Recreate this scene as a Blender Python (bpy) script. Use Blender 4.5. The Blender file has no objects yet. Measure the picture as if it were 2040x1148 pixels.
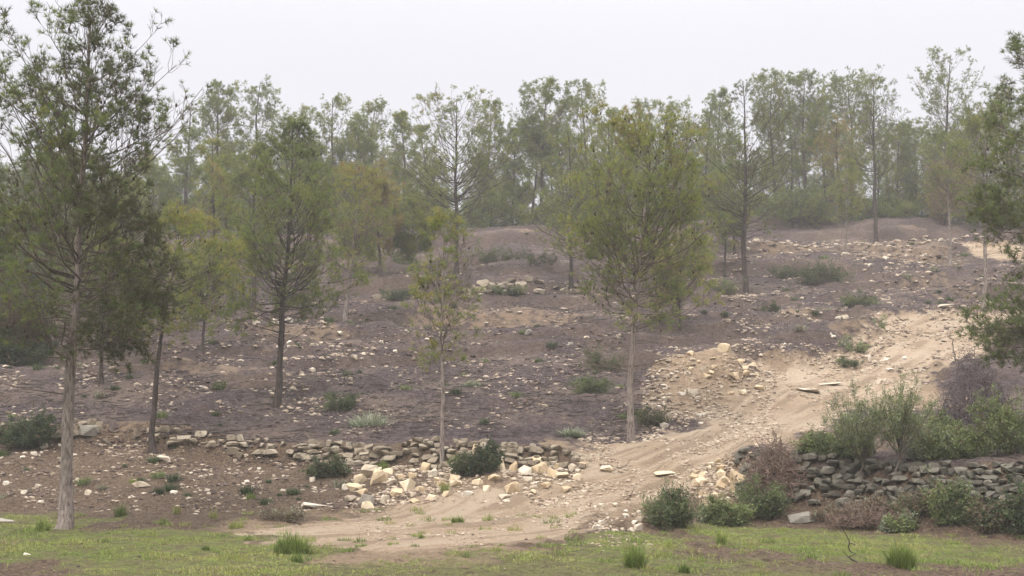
import bpy, bmesh, math, random
import numpy as np

# ------------------------------------------------------------------ camera, sky, sun, exposure
SC = bpy.context.scene
COL = SC.collection
FPX, CX, CY, HOR, CAMZ = 2802.0, 1020.0, 574.0, 850.0, 2.2      # photo is 2040 x 1148
PITCH = math.atan((HOR - CY) / FPX)
cam = bpy.data.cameras.new('camera'); camo = bpy.data.objects.new('camera', cam); COL.objects.link(camo)
cam.sensor_width = 36.0; cam.lens = 36.0 * FPX / 2040.0
cam.clip_start = 0.1; cam.clip_end = 2000.0
camo.location = (0, 0, CAMZ); camo.rotation_euler = (math.pi / 2 + PITCH, 0, 0)
SC.camera = camo

SUN_EL, SUN_AZ = math.radians(52), math.radians(205)             # azimuth clockwise from +Y
W = bpy.data.worlds.new('World'); SC.world = W; W.use_nodes = True
wn = W.node_tree.nodes; wl = W.node_tree.links; wn.clear()
wout = wn.new('ShaderNodeOutputWorld'); wbg = wn.new('ShaderNodeBackground'); wl.new(wbg.outputs[0], wout.inputs[0])
sky = wn.new('ShaderNodeTexSky'); sky.sky_type = 'NISHITA'; sky.sun_disc = False
sky.sun_elevation = SUN_EL; sky.sun_rotation = SUN_AZ; sky.dust_density = 3.0
hsv = wn.new('ShaderNodeHueSaturation'); hsv.inputs['Saturation'].default_value = 0.25
wl.new(sky.outputs[0], hsv.inputs['Color'])
tc = wn.new('ShaderNodeTexCoord'); sx = wn.new('ShaderNodeSeparateXYZ'); wl.new(tc.outputs['Generated'], sx.inputs[0])
ramp = wn.new('ShaderNodeMapRange'); ramp.interpolation_type = 'SMOOTHSTEP'       # overcast: the zenith is brighter than the horizon
for k, v in (('From Min', 0.22), ('From Max', 0.95), ('To Min', 5.9), ('To Max', 27.0)):
    ramp.inputs[k].default_value = v
wl.new(sx.outputs['Z'], ramp.inputs['Value'])
ns = wn.new('ShaderNodeTexNoise'); ns.inputs['Scale'].default_value = 3.0; ns.inputs['Detail'].default_value = 4.0
wl.new(tc.outputs['Generated'], ns.inputs['Vector'])
nr = wn.new('ShaderNodeMapRange'); nr.inputs['To Min'].default_value = 0.97; nr.inputs['To Max'].default_value = 1.03
wl.new(ns.outputs[0], nr.inputs['Value'])
mm = wn.new('ShaderNodeMath'); mm.operation = 'MULTIPLY'; wl.new(ramp.outputs[0], mm.inputs[0]); wl.new(nr.outputs[0], mm.inputs[1])
vm = wn.new('ShaderNodeVectorMath'); vm.operation = 'SCALE'; wc = wn.new('ShaderNodeMix'); wc.data_type = 'RGBA'; wc.inputs[6].default_value = (.985, .978, 1.055, 1); wc.inputs[7].default_value = (1.0, .985, .97, 1)
wf = wn.new('ShaderNodeMapRange'); wf.inputs['From Min'].default_value = .28; wf.inputs['From Max'].default_value = .7; wl.new(sx.outputs['Z'], wf.inputs['Value']); wl.new(wf.outputs[0], wc.inputs[0]); wl.new(wc.outputs[2], vm.inputs[0])
wl.new(mm.outputs[0], vm.inputs['Scale'])
mix = wn.new('ShaderNodeMix'); mix.data_type = 'RGBA'; mix.inputs['Factor'].default_value = 0.92
wl.new(hsv.outputs[0], mix.inputs[6]); wl.new(vm.outputs[0], mix.inputs[7]); wl.new(mix.outputs[2], wbg.inputs[0])
wbg.inputs[1].default_value = 0.1

sl = bpy.data.lights.new('sun', 'SUN'); sl.energy = 1.7; sl.angle = math.radians(16); sl.color = (1.0, 0.95, 0.87)
slo = bpy.data.objects.new('sun', sl); COL.objects.link(slo)
slo.rotation_euler = (math.pi / 2 - SUN_EL, 0, math.pi - SUN_AZ)
SC.view_settings.view_transform = 'Standard'; SC.view_settings.look = 'None'
SC.view_settings.exposure = 0.58; SC.view_settings.gamma = 1.0
cy = SC.cycles
cy.max_bounces = 5; cy.diffuse_bounces = 3; cy.glossy_bounces = 1; cy.transmission_bounces = 3; cy.volume_bounces = 1
cy.use_denoising = True; cy.volume_step_rate = 4.0

rng = np.random.default_rng(11)
R = math.radians

# ------------------------------------------------------------------ numeric helpers
_T = np.random.default_rng(5).random((256, 256))
def vnoise(x, y, seed=0):
    x = np.asarray(x, float) + seed * 17.31; y = np.asarray(y, float) + seed * 9.73
    xi = np.floor(x).astype(int); yi = np.floor(y).astype(int); fx = x - xi; fy = y - yi
    fx = fx * fx * (3 - 2 * fx); fy = fy * fy * (3 - 2 * fy)
    a, b, c, d = xi & 255, (xi + 1) & 255, yi & 255, (yi + 1) & 255
    return (_T[a, c] * (1 - fx) + _T[b, c] * fx) * (1 - fy) + (_T[a, d] * (1 - fx) + _T[b, d] * fx) * fy
def fbm(x, y, seed=0, octv=3):
    s = 0; a = 1; n = 0
    for i in range(octv):
        s = s + a * vnoise(x * 2 ** i, y * 2 ** i, seed + i * 3); n += a; a *= .5
    return s / n
def sstep(a, b, x):
    t = np.clip((x - a) / (b - a), 0, 1); return t * t * (3 - 2 * t)

SP, CP = math.sin(PITCH), math.cos(PITCH)
def ray(u, v):                         # direction scaled so that its Y component is one
    u = np.asarray(u, float); v = np.asarray(v, float)
    a = (u - CX) / FPX; b = (CY - v) / FPX
    dy = CP - b * SP; dz = SP + b * CP
    return a / dy, dz / dy
def project(X, Y, Z):
    d = Y * CP + (Z - CAMZ) * SP; up = -Y * SP + (Z - CAMZ) * CP
    return CX + FPX * X / d, CY - FPX * up / d

# ------------------------------------------------------------------ the lie of the land: rows of (photo row, distance) per column
COLS = [
 # u     grass edge   wall base    wall top     terrace end  mid slope   bank base   bank top    upper       ridge
 (-300, (1015, 35.0), (900, 41.0), (850, 41.6), (815, 46.0), (715, 58), (640, 68.), (620, 69.5), (560, 80), (480, 95)),
 (0,    (1015, 35.0), (900, 41.0), (850, 41.6), (815, 46.0), (715, 58), (640, 68.), (620, 69.5), (560, 80), (480, 95)),
 (300,  (1020, 34.5), (905, 40.5), (855, 41.1), (815, 46.0), (705, 58), (625, 70.), (600, 71.0), (540, 82), (475, 95)),
 (600,  (1030, 33.5), (910, 40.0), (868, 40.6), (825, 45.5), (690, 59), (610, 71.), (590, 72.0), (530, 83), (468, 96)),
 (760,  (1025, 34.0), (925, 38.7), (880, 39.3), (840, 44.0), (690, 58), (612, 71.), (586, 72.0), (525, 84), (469, 96)),
 (900,  (1015, 34.3), (945, 37.5), (890, 38.1), (850, 42.5), (690, 58), (615, 71.), (585, 72.0), (520, 84), (470, 96)),
 (1100, (1010, 34.0), (945, 37.0), (895, 37.6), (858, 42.0), (690, 58), (610, 71.), (582, 72.0), (510, 86), (465, 98)),
 (1200, (990,  34.5), (930, 37.5), (915, 38.4), (890, 40.2), (700, 57), (610, 71.), (590, 72.0), (515, 86), (462, 100)),
 (1300, (1010, 33.0), (950, 36.0), (935, 36.8), (868, 41.3), (715, 56), (640, 66.), (610, 68.0), (515, 86), (455, 102)),
 (1440, (1036, 32.0), (985, 33.6), (925, 34.7), (872, 40.5), (728, 53.5), (660, 63.), (632, 65.0), (520, 86), (450, 103)),
 (1500, (1042, 31.5), (992, 32.5), (897, 33.2), (848, 42.0), (740, 53), (660, 63.), (630, 65.0), (525, 86), (448, 104)),
 (1660, (1050, 30.7), (997, 31.8), (907, 32.4), (795, 47.5), (745, 53), (665, 62.), (630, 64.5), (525, 86), (447, 105)),
 (1850, (1066, 29.0), (1005, 30.3), (918, 31.0), (770, 50.0), (700, 57), (650, 63.), (632, 65.5), (535, 84), (452, 104)),
 (2040, (1080, 28.0), (1015, 29.3), (925, 30.0), (775, 50.0), (710, 56), (660, 62.), (640, 65.0), (500, 86), (450, 103)),
 (2400, (1080, 28.0), (1015, 29.3), (925, 30.0), (775, 50.0), (710, 56), (660, 62.), (640, 65.0), (500, 86), (450, 103)),
]
NR = 9
_A = np.zeros((NR, len(COLS))); _Y = np.zeros_like(_A); _Z = np.zeros_like(_A)
for j, c in enumerate(COLS):
    for k in range(NR):
        v, Yd = c[k + 1]; ax, az = ray(c[0], v)
        _A[k, j] = ax; _Y[k, j] = Yd; _Z[k, j] = CAMZ + az * Yd
def base_raw(X, Y):
    a = np.where(Y > 2, X / np.maximum(Y, 2), X / 2)
    ys = [np.zeros_like(a), np.full_like(a, 20.0)]; zs = [np.zeros_like(a), np.zeros_like(a)]
    for k in range(NR):
        ys.append(np.interp(a, _A[k], _Y[k])); zs.append(np.interp(a, _A[k], _Z[k]))
    ys.append(ys[-1] + 30); zs.append(zs[-1] + 0.6)
    ys.append(np.full_like(a, 420.0)); zs.append(zs[-1] - 26)
    z = np.zeros_like(a)
    for k in range(len(ys) - 1):
        m = (Y >= ys[k]) & (Y < ys[k + 1])
        t = (Y - ys[k]) / np.maximum(ys[k + 1] - ys[k], 1e-3)
        z = np.where(m, zs[k] + t * (zs[k + 1] - zs[k]), z)
    return np.where(Y >= ys[-1], zs[-1], z)
def base(X, Y):
    X = np.asarray(X, float); Y = np.asarray(Y, float)
    return (base_raw(X, Y - .22) + base_raw(X, Y - .08) + base_raw(X, Y + .08) + base_raw(X, Y + .22)) / 4
_YS = np.geomspace(14, 150, 700)
def cast(u, v, hf=None):               # pixels of the photo -> points on the ground
    u = np.atleast_1d(np.asarray(u, float)); v = np.atleast_1d(np.asarray(v, float)); out = np.zeros((len(u), 3))
    hf = hf or base
    for i in range(0, len(u), 400):
        ax, az = ray(u[i:i + 400], v[i:i + 400])
        Yg = np.broadcast_to(_YS, (len(ax), len(_YS))); zr = CAMZ + az[:, None] * Yg
        below = zr < hf(ax[:, None] * Yg, Yg)
        k = np.argmax(below, 1); k = np.where(below.any(1), k, 560)
        y1 = _YS[k]; y0 = _YS[np.maximum(k - 1, 0)]
        for _ in range(6):
            ym = (y0 + y1) / 2; b = CAMZ + az * ym < hf(ax * ym, ym)
            y1 = np.where(b, ym, y1); y0 = np.where(b, y0, ym)
        out[i:i + 400] = np.stack([ax * y1, y1, CAMZ + az * y1], 1)
    return out

# polygons on the ground (drawn from what the photo shows, kept in metres)
def ground_poly(pts):
    p = np.array(pts, float); return cast(p[:, 0], p[:, 1])[:, :2]
def poly_sd(X, Y, P):                  # signed distance, positive inside
    d = np.full(X.shape, 1e9); ins = np.zeros(X.shape, bool); n = len(P)
    for i in range(n):
        a = P[i]; b = P[(i + 1) % n]; e = b - a
        wx = X - a[0]; wy = Y - a[1]; t = np.clip((wx * e[0] + wy * e[1]) / max(e @ e, 1e-9), 0, 1)
        d = np.minimum(d, np.hypot(wx - t * e[0], wy - t * e[1]))
        c = ((a[1] > Y) != (b[1] > Y)) & (X < (b[0] - a[0]) * (Y - a[1]) / (b[1] - a[1] if abs(b[1] - a[1]) > 1e-9 else 1e-9) + a[0])
        ins ^= c
    return np.where(ins, d, -d)
TRACK = ground_poly([(500, 1062), (640, 1042), (780, 1018), (930, 1005), (1040, 992), (1140, 962), (1165, 940), (1150, 905), (1190, 893), (1280, 886),
                     (1390, 850), (1490, 798), (1535, 770), (1500, 745), (1440, 728), (1540, 738), (1640, 738), (1740, 693), (1780, 668), (1738, 640), (1790, 630),
                     (1880, 632), (1960, 632), (2060, 615), (2200, 600), (2200, 660), (2060, 664), (1975, 694), (1912, 722), (1858, 768), (1728, 805), (1650, 838),
                     (1575, 872), (1480, 905), (1400, 958), (1290, 1003), (1180, 1043), (1090, 1072), (960, 1092), (760, 1100), (560, 1080)])
TRACK2 = ground_poly([(1895, 492), (1985, 492), (2200, 500), (2200, 560), (2040, 545), (1985, 520)])
CENTRE = ground_poly([(560, 1068), (820, 1055), (1000, 1040), (1150, 1000), (1300, 945), (1440, 885), (1560, 825), (1660, 777), (1760, 730), (1840, 685), (1930, 650), (2060, 637)])
PATCHES = [(950, 650, 200, 12, .5), (600, 690, 130, 12, .5), (1150, 835, 160, 12, .35), (350, 800, 200, 10, .3), (1790, 790, 150, 45, .85), (1700, 880, 200, 40, .45), (1560, 880, 60, 30, .7), (1230, 905, 90, 30, .5), (1580, 745, 110, 16, .7), (430, 755, 120, 16, .5), (1040, 488, 60, 14, .6), (1590, 635, 40, 16, .5), (1620, 455, 90, 7, .4), (1800, 470, 60, 6, .45), (1400, 800, 110, 55, .85),
           (1060, 660, 130, 12, .5), (800, 1112, 330, 26, .62), (560, 1052, 180, 16, .6), (230, 935, 160, 40, .35), (520, 960, 130, 40, .3), (1110, 1120, 160, 24, .2), (300, 865, 140, 14, .5), (1560, 500, 130, 26, .5),
           (1800, 520, 130, 40, .5), (1880, 590, 90, 30, .4), (1700, 690, 70, 14, .5), (640, 1020, 140, 16, .5), (980, 980, 190, 40, .6), (1240, 1030, 70, 26, .7),
           (1420, 970, 50, 40, .8), (590, 700, 120, 30, .3), (1130, 900, 50, 20, .7), (1440, 500, 60, 30, .3)]
_pc = cast([p[0] for p in PATCHES], [p[1] for p in PATCHES])
GRASSP = [(1000, 1146, 900, 24, .72), (1250, 1118, 260, 16, .85), (300, 1090, 420, 40, 1.0), (-200, 1080, 300, 60, .9), (90, 1050, 130, 22, .8), (1250, 1085, 170, 28, 1.0), (1600, 1075, 240, 36, 1.0), (1800, 1100, 330, 40, .9),
          (2100, 1105, 200, 40, .6), (700, 1078, 130, 13, .5), (960, 1112, 160, 18, .6), (700, 1140, 300, 22, .7), (380, 1130, 320, 30, .9), (1500, 1140, 300, 30, .55), (700, 1025, 60, 8, .3)]
_gc = [cast([p[0] for p in GRASSP], [p[1] for p in GRASSP])]
MOUNDS = [(930, 985, 2.0, .22), (1460, 780, 2.2, .45), (1390, 770, 2.6, .35), (1040, 500, 3.5, .35), (1600, 665, 3.0, .25), (1250, 1035, 1.0, .28), (1420, 965, .9, .3), (1180, 735, 2.5, .35), (1640, 548, 4, .4), (1720, 690, 2, .35)]
_mc = cast([m[0] for m in MOUNDS], [m[1] for m in MOUNDS])
_ell = {}
def px_ellipse(X, Y, c, p):            # ellipse of the photo laid on the slope
    if p not in _ell:
        lo, hi = cast([p[0], p[0]], [p[1] + p[3], p[1] - p[3]])
        _ell[p] = (p[2] * c[1] / FPX, max(.4, (hi[1] - lo[1]) / 2), (hi[1] + lo[1]) / 2)
    rx, ry, cyy = _ell[p]
    return ((X - c[0]) / rx) ** 2 + ((Y - cyy) / ry) ** 2
def masks(X, Y):
    wx = X + (fbm(X * .9, Y * .9, 3) - .5) * 1.5; wy = Y + (fbm(X * .9, Y * .9, 8) - .5) * 1.5
    wx = wx + (fbm(X * 3.1, Y * 3.1, 23, 2) - .5) * .7; wy = wy + (fbm(X * 3.1, Y * 3.1, 28, 2) - .5) * .7
    tr = np.maximum(sstep(-.9, .7, poly_sd(wx, wy, TRACK)), sstep(-.9, .9, poly_sd(wx, wy, TRACK2)))
    so = np.zeros_like(X)
    for c, p in zip(_pc, PATCHES): so = np.maximum(so, p[4] * (1 - sstep(.3, 1.35, px_ellipse(wx, wy, c, p))))
    gr = np.zeros_like(X)
    for c, p in zip(_gc[0], GRASSP): gr = np.maximum(gr, p[4] * (1 - sstep(.4, 1.3, px_ellipse(wx, wy, c, p))))
    a = np.where(Y > 2, X / np.maximum(Y, 2), X / 2)
    low = 1 - sstep(0, 2.2, wy - np.interp(a, _A[0], _Y[0]))             # meadow level
    gr = np.maximum(gr * low, np.where(Y < 19, .8, 0) * low)
    brown = 1 - sstep(-.6, .8, wy - np.interp(a, _A[2], _Y[2]))           # bare brown earth below the old wall
    return tr, so, gr * (1 - tr), brown
def centre_dist(X, Y):
    d = np.full(X.shape, 1e9)
    for i in range(len(CENTRE) - 1):
        a, b = CENTRE[i], CENTRE[i + 1]; e = b - a
        t = np.clip(((X - a[0]) * e[0] + (Y - a[1]) * e[1]) / (e @ e), 0, 1)
        d = np.minimum(d, np.hypot(X - a[0] - t * e[0], Y - a[1] - t * e[1]))
    return d
def rut_noise(X, Y, cd): return .6 * vnoise(cd * 3.2 + 5, (X + Y) / 5.0, 51) + .4 * vnoise(cd * 8 + 9, (X + Y) / 2.2, 52)
def micro(X, Y, tr, gr):
    rough = (1 - .6 * tr) * (1 - .6 * gr)
    z = (fbm(X / 5, Y / 5, 1) - .5) * .5 * (1 - tr * .7) * sstep(28, 40, Y)
    z = z + (fbm(X / 1.3, Y / 1.0, 2) - .5) * .22 * rough + (fbm(X / .35, Y / .3, 4) - .5) * .15 * rough
    led = fbm(X / 7 + 3, Y / 2.6, 13, 3); z = z + sstep(43, 50, Y) * (1 - tr) * .34 * (sstep(.44, .50, led) + sstep(.54, .60, led))
    far = sstep(42, 60, Y); z = z + far * (1 - tr) * (fbm(X / 4.0, Y / 1.6, 6) - .5) * .5       # little ledges up the slope
    cd = centre_dist(X, Y)
    z = z - tr * .11 * (np.exp(-((cd - .85) / .2) ** 2)) + tr * .04 * np.exp(-(cd / .35) ** 2) + tr * .06 * (rut_noise(X, Y, cd) - .5)
    for c, m in zip(_mc, MOUNDS): z = z + m[3] * np.exp(-(((X - c[0]) / m[2]) ** 2 + ((Y - c[1]) / m[2]) ** 2))
    return z
def height(X, Y):
    X = np.asarray(X, float); Y = np.asarray(Y, float)
    tr, so, gr, br = masks(X, Y)
    return base(X, Y) + micro(X, Y, tr, gr)
def put(u, v):                         # one pixel -> a point on the finished ground
    p = cast([u], [v])[0]; p[2] = height(p[:1], p[1:2])[0] if False else height(np.array([p[0]]), np.array([p[1]]))[0]; return p
def putmany(u, v):
    p = cast(u, v); p[:, 2] = height(p[:, 0], p[:, 1]); return p

# ------------------------------------------------------------------ mesh helpers
def mesh(name, V, polys, mats, attrs=None, smooth=False, fmat=None):
    """polys: list of integer arrays (n x 3 or n x 4)"""
    me = bpy.data.meshes.new(name); V = np.asarray(V, np.float32)
    polys = [np.asarray(p, np.int32) for p in polys if len(p)]
    loops = np.concatenate([p.ravel() for p in polys]); tot = np.concatenate([np.full(len(p), p.shape[1], np.int32) for p in polys])
    me.vertices.add(len(V)); me.vertices.foreach_set('co', V.ravel())
    me.loops.add(len(loops)); me.loops.foreach_set('vertex_index', loops)
    st = np.zeros(len(tot), np.int32); st[1:] = np.cumsum(tot)[:-1]
    me.polygons.add(len(tot)); me.polygons.foreach_set('loop_start', st); me.polygons.foreach_set('loop_total', tot)
    me.polygons.foreach_set('use_smooth', np.full(len(tot), bool(smooth)))
    for m in (mats if isinstance(mats, (list, tuple)) else [mats]): me.materials.append(m)
    if fmat is not None: me.polygons.foreach_set('material_index', np.asarray(fmat, np.int32))
    me.update(calc_edges=True)
    for k, (dom, arr) in (attrs or {}).items():
        a = me.attributes.new(k, 'FLOAT', dom); a.data.foreach_set('value', np.asarray(arr, np.float32))
    return me
def link(name, me, loc=(0, 0, 0), rz=0, parent=None, label=None, cat=None, group=None, kind=None):
    o = bpy.data.objects.new(name, me); COL.objects.link(o); o.location = loc; o.rotation_euler = (0, 0, rz)
    if parent: o.parent = parent
    for k, v in (('label', label), ('category', cat), ('group', group), ('kind', kind)):
        if v: o[k] = v
    return o
def unit(a): return a / np.maximum(np.linalg.norm(a, axis=-1, keepdims=True), 1e-9)
def tubes(P, Rr, sides=5, cap=False):
    """P n x m x 3, Rr n x m -> V, quads"""
    n, m, _ = P.shape
    T = np.empty_like(P); T[:, 1:-1] = P[:, 2:] - P[:, :-2]; T[:, 0] = P[:, 1] - P[:, 0]; T[:, -1] = P[:, -1] - P[:, -2]; T = unit(T)
    ref = np.where(np.abs(T[..., 2:3]) > .9, np.array([1., 0, 0]), np.array([0, 0, 1.]))
    A = unit(np.cross(T, ref)); B = np.cross(T, A)
    an = np.arange(sides) * 2 * math.pi / sides
    V = P[:, :, None] + Rr[:, :, None, None] * (A[:, :, None] * np.cos(an)[:, None] + B[:, :, None] * np.sin(an)[:, None])
    i = np.arange(n)[:, None, None] * m * sides + np.arange(m - 1)[None, :, None] * sides; s = np.arange(sides); s2 = (s + 1) % sides
    F = np.stack(np.broadcast_arrays(i + s, i + s2, i + sides + s2, i + sides + s), -1).reshape(-1, 4)
    return V.reshape(-1, 3), F
class Bag:                              # gathers pieces of one mesh
    def __init__(s): s.V = []; s.F3 = []; s.F4 = []; s.n = 0; s.m3 = []; s.m4 = []; s.t3 = []; s.t4 = []
    def add(s, V, F, mat=0, tint=0.5):
        F = np.asarray(F) + s.n; s.V.append(V); s.n += len(V)
        t = np.broadcast_to(np.asarray(tint, float), (len(F),))
        (s.F3 if F.shape[1] == 3 else s.F4).append(F); (s.m3 if F.shape[1] == 3 else s.m4).append(np.full(len(F), mat)); (s.t3 if F.shape[1] == 3 else s.t4).append(t)
    def build(s, name, mats, smooth=False):
        cat = lambda l, k=None: np.concatenate(l) if l else np.zeros((0, k) if k else 0, int)
        F3, F4 = cat(s.F3, 3), cat(s.F4, 4)
        return mesh(name, np.concatenate(s.V), [F3, F4], mats, {'tint': ('FACE', np.concatenate([cat(s.t3), cat(s.t4)]))}, smooth, np.concatenate([cat(s.m3), cat(s.m4)]))

# ------------------------------------------------------------------ materials
def mat(name, rough=.85):
    m = bpy.data.materials.new(name); m.use_nodes = True
    nt = m.node_tree; b = nt.nodes['Principled BSDF']; b.inputs['Roughness'].default_value = rough
    b.inputs['Specular IOR Level'].default_value = .15
    return m, nt, b
class NB:
    def __init__(s, nt): s.nt = nt
    def n(s, t, **kw):
        x = s.nt.nodes.new(t)
        for k, v in kw.items(): setattr(x, k, v)
        return x
    def l(s, a, b): s.nt.links.new(a, b)
    def noise(s, vec, scale, detail=4, rough=.55):
        x = s.n('ShaderNodeTexNoise'); x.inputs['Scale'].default_value = scale; x.inputs['Detail'].default_value = detail; x.inputs['Roughness'].default_value = rough
        if vec is not None: s.l(vec, x.inputs['Vector'])
        return x.outputs[0]
    def rng(s, v, a, b, c=0., d=1., smooth=False):
        x = s.n('ShaderNodeMapRange');
        if smooth: x.interpolation_type = 'SMOOTHSTEP'
        for k, q in (('From Min', a), ('From Max', b), ('To Min', c), ('To Max', d)): x.inputs[k].default_value = q
        s.l(v, x.inputs['Value']); return x.outputs[0]
    def math(s, op, a, b):
        x = s.n('ShaderNodeMath', operation=op)
        for i, q in enumerate((a, b)):
            if isinstance(q, (int, float)): x.inputs[i].default_value = q
            else: s.l(q, x.inputs[i])
        return x.outputs[0]
    def mix(s, f, a, b):
        x = s.n('ShaderNodeMix', data_type='RGBA')
        if isinstance(f, (int, float)): x.inputs[0].default_value = f
        else: s.l(f, x.inputs[0])
        for i, q in ((6, a), (7, b)):
            if isinstance(q, tuple): x.inputs[i].default_value = (*q, 1)
            else: s.l(q, x.inputs[i])
        return x.outputs[2]
    def ramp(s, v, stops):
        x = s.n('ShaderNodeValToRGB'); e = x.color_ramp.elements
        while len(e) < len(stops): e.new(.5)
        for q, (p, c) in zip(e, stops): q.position = p; q.color = (*c, 1)
        s.l(v, x.inputs[0]); return x.outputs[0]
    def attr(s, name): return s.n('ShaderNodeAttribute', attribute_name=name).outputs['Fac']
    def bump(s, h, strength, dist):
        x = s.n('ShaderNodeBump'); x.inputs['Strength'].default_value = strength; x.inputs['Distance'].default_value = dist; s.l(h, x.inputs['Height']); return x.outputs[0]

def ground_mat():
    m, nt, b = mat('ground_surface', .95); q = NB(nt)
    P = q.n('ShaderNodeNewGeometry').outputs['Position']
    n_fine = q.noise(P, 16, 6, .7); n_mid = q.noise(P, 2.6, 5, .65); n_big = q.noise(P, .35, 4, .6); n_vf = q.noise(P, 55, 3, .7)
    mp = q.n('ShaderNodeMapping'); mp.inputs['Scale'].default_value = (1, 3.2, 4); q.l(P, mp.inputs[0])
    n_str = q.noise(mp.outputs[0], 5, 5, .7); n_cl = q.noise(P, 5.5, 4, .7)
    litter = q.ramp(n_fine, [(.30, (.016, .012, .0125)), (.45, (.042, .030, .033)), (.57, (.096, .069, .072)), (.74, (.26, .205, .20))])
    litter = q.mix(q.rng(n_str, .5, .66), litter, (.105, .076, .072))
    litter = q.mix(q.rng(n_big, .44, .66, 0, .62), litter, (.20, .148, .118))
    litter = q.mix(q.rng(n_cl, .50, .64, 0, .8), litter, (.030, .022, .023)); litter = q.mix(q.rng(n_cl, .45, .34, 0, .55), litter, (.17, .13, .12))
    earth = q.ramp(n_fine, [(.3, (.042, .027, .019)), (.48, (.115, .078, .055)), (.66, (.23, .165, .115))])
    earth = q.mix(q.rng(n_mid, .5, .7, 0, .7), earth, (.10, .072, .055))
    earth = q.mix(q.rng(n_cl, .52, .66, 0, .75), earth, (.052, .034, .025))
    pale = q.ramp(n_fine, [(.3, (.20, .14, .095)), (.5, (.34, .25, .17)), (.7, (.46, .35, .25))])
    ochre = q.mix(q.rng(n_mid, .42, .62), pale, (.22, .155, .105))
    sand = q.ramp(n_fine, [(.28, (.19, .135, .09)), (.46, (.34, .25, .172)), (.7, (.47, .365, .265))])
    sand = q.mix(q.rng(n_mid, .48, .68, 0, .6), sand, (.33, .235, .16)); sand = q.mix(q.rng(n_big, .48, .62, 0, .45), sand, (.47, .37, .28))
    sand = q.mix(q.rng(n_cl, .54, .68, 0, .55), sand, (.24, .165, .105)); sand = q.mix(q.rng(n_str, .55, .66, 0, .5), sand, (.52, .41, .30))
    turf = q.ramp(n_fine, [(.3, (.05, .06, .020)), (.46, (.12, .145, .036)), (.62, (.215, .25, .068)), (.78, (.27, .22, .11))])
    turf = q.mix(q.rng(n_mid, .44, .60, 0, .85), turf, (.14, .108, .065)); turf = q.mix(q.rng(n_cl, .5, .64, 0, .7), turf, (.075, .06, .032))
    sand = q.mix(q.rng(q.attr('rut'), .52, .66, 0, .6), sand, (.21, .152, .105)); sand = q.mix(q.rng(q.attr('rut'), .46, .34, 0, .5), sand, (.45, .365, .275))
    nz = q.n('ShaderNodeSeparateXYZ'); q.l(q.n('ShaderNodeNewGeometry').outputs['True Normal'], nz.inputs[0]); steep = q.rng(nz.outputs['Z'], .86, .70)
    litter = q.mix(q.math('MULTIPLY', steep, .45), litter, (.105, .074, .058)) 
    def soft(att, w, lo, hi, nn):
        a = q.math('ADD', att, q.math('MULTIPLY', q.math('SUBTRACT', nn, .5), w)); return q.rng(a, lo, hi, smooth=True)
    brown = q.attr('brown'); so = q.attr('soil'); tr = q.attr('track'); gr = q.attr('turf')
    c = q.mix(soft(brown, .8, .35, .65, n_mid), litter, earth)
    c = q.mix(soft(so, 1.5, .3, .75, n_mid), c, ochre)
    c = q.mix(soft(gr, 1.5, .42, .84, n_mid), c, turf)
    c = q.mix(soft(tr, 1.2, .3, .7, n_mid), c, sand)
    q.l(c, b.inputs['Base Color'])
    h = q.math('ADD', q.math('ADD', n_fine, q.math('MULTIPLY', n_mid, 1.5)), q.math('MULTIPLY', n_vf, .4))
    q.l(q.bump(h, 1.0, .11), b.inputs['Normal'])
    return m
def stone_mat(name, stops, lichen=None, use_attr=False):
    m, nt, b = mat(name, .9); q = NB(nt); P = q.n('ShaderNodeNewGeometry').outputs['Position']
    rnd = q.attr('tint') if use_attr else q.n('ShaderNodeObjectInfo').outputs['Random']
    n1 = q.noise(P, 7, 5, .65); n2 = q.noise(P, 30, 4, .7)
    v = q.math('ADD', q.math('MULTIPLY', rnd, .55), q.math('ADD', q.math('MULTIPLY', q.math('SUBTRACT', n1, .5), .9), .22))
    c = q.ramp(v, stops); c = q.mix(q.rng(n2, .45, .7, 0, .45), c, tuple(x * .55 for x in stops[1][1]))
    if lichen: c = q.mix(q.rng(n1, .52, .66, 0, .8), c, lichen)
    q.l(c, b.inputs['Base Color']); q.l(q.bump(q.math('ADD', n1, q.math('MULTIPLY', n2, .5)), .6, .03), b.inputs['Normal']); return m
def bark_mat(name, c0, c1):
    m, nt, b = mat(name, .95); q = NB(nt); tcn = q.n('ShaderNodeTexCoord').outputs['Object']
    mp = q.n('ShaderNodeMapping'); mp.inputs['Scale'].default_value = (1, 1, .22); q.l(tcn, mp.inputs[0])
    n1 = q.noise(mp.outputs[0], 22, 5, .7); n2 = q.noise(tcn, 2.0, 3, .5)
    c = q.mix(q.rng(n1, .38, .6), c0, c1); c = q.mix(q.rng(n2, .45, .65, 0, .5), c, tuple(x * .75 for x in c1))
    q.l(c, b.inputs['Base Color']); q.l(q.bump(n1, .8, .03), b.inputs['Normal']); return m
def leaf_mat(name, stops, transl=.3):
    m, nt, b = mat(name, .75); q = NB(nt)
    c = q.ramp(q.attr('tint'), stops); q.l(c, b.inputs['Base Color'])
    t = q.n('ShaderNodeBsdfTranslucent'); q.l(c, t.inputs[0]); mx = q.n('ShaderNodeMixShader'); mx.inputs[0].default_value = transl
    q.l(b.outputs[0], mx.inputs[1]); q.l(t.outputs[0], mx.inputs[2]); q.l(mx.outputs[0], nt.nodes['Material Output'].inputs[0]); return m
M_GROUND = ground_mat()
M_PALE = stone_mat('pale_limestone', [(.0, (.26, .20, .15)), (.4, (.43, .36, .28)), (.75, (.56, .50, .42)), (1, (.65, .60, .53))])
M_GOLD = stone_mat('golden_limestone', [(.0, (.30, .215, .135)), (.4, (.47, .36, .235)), (.75, (.58, .48, .345)), (1, (.66, .58, .47))])
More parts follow.
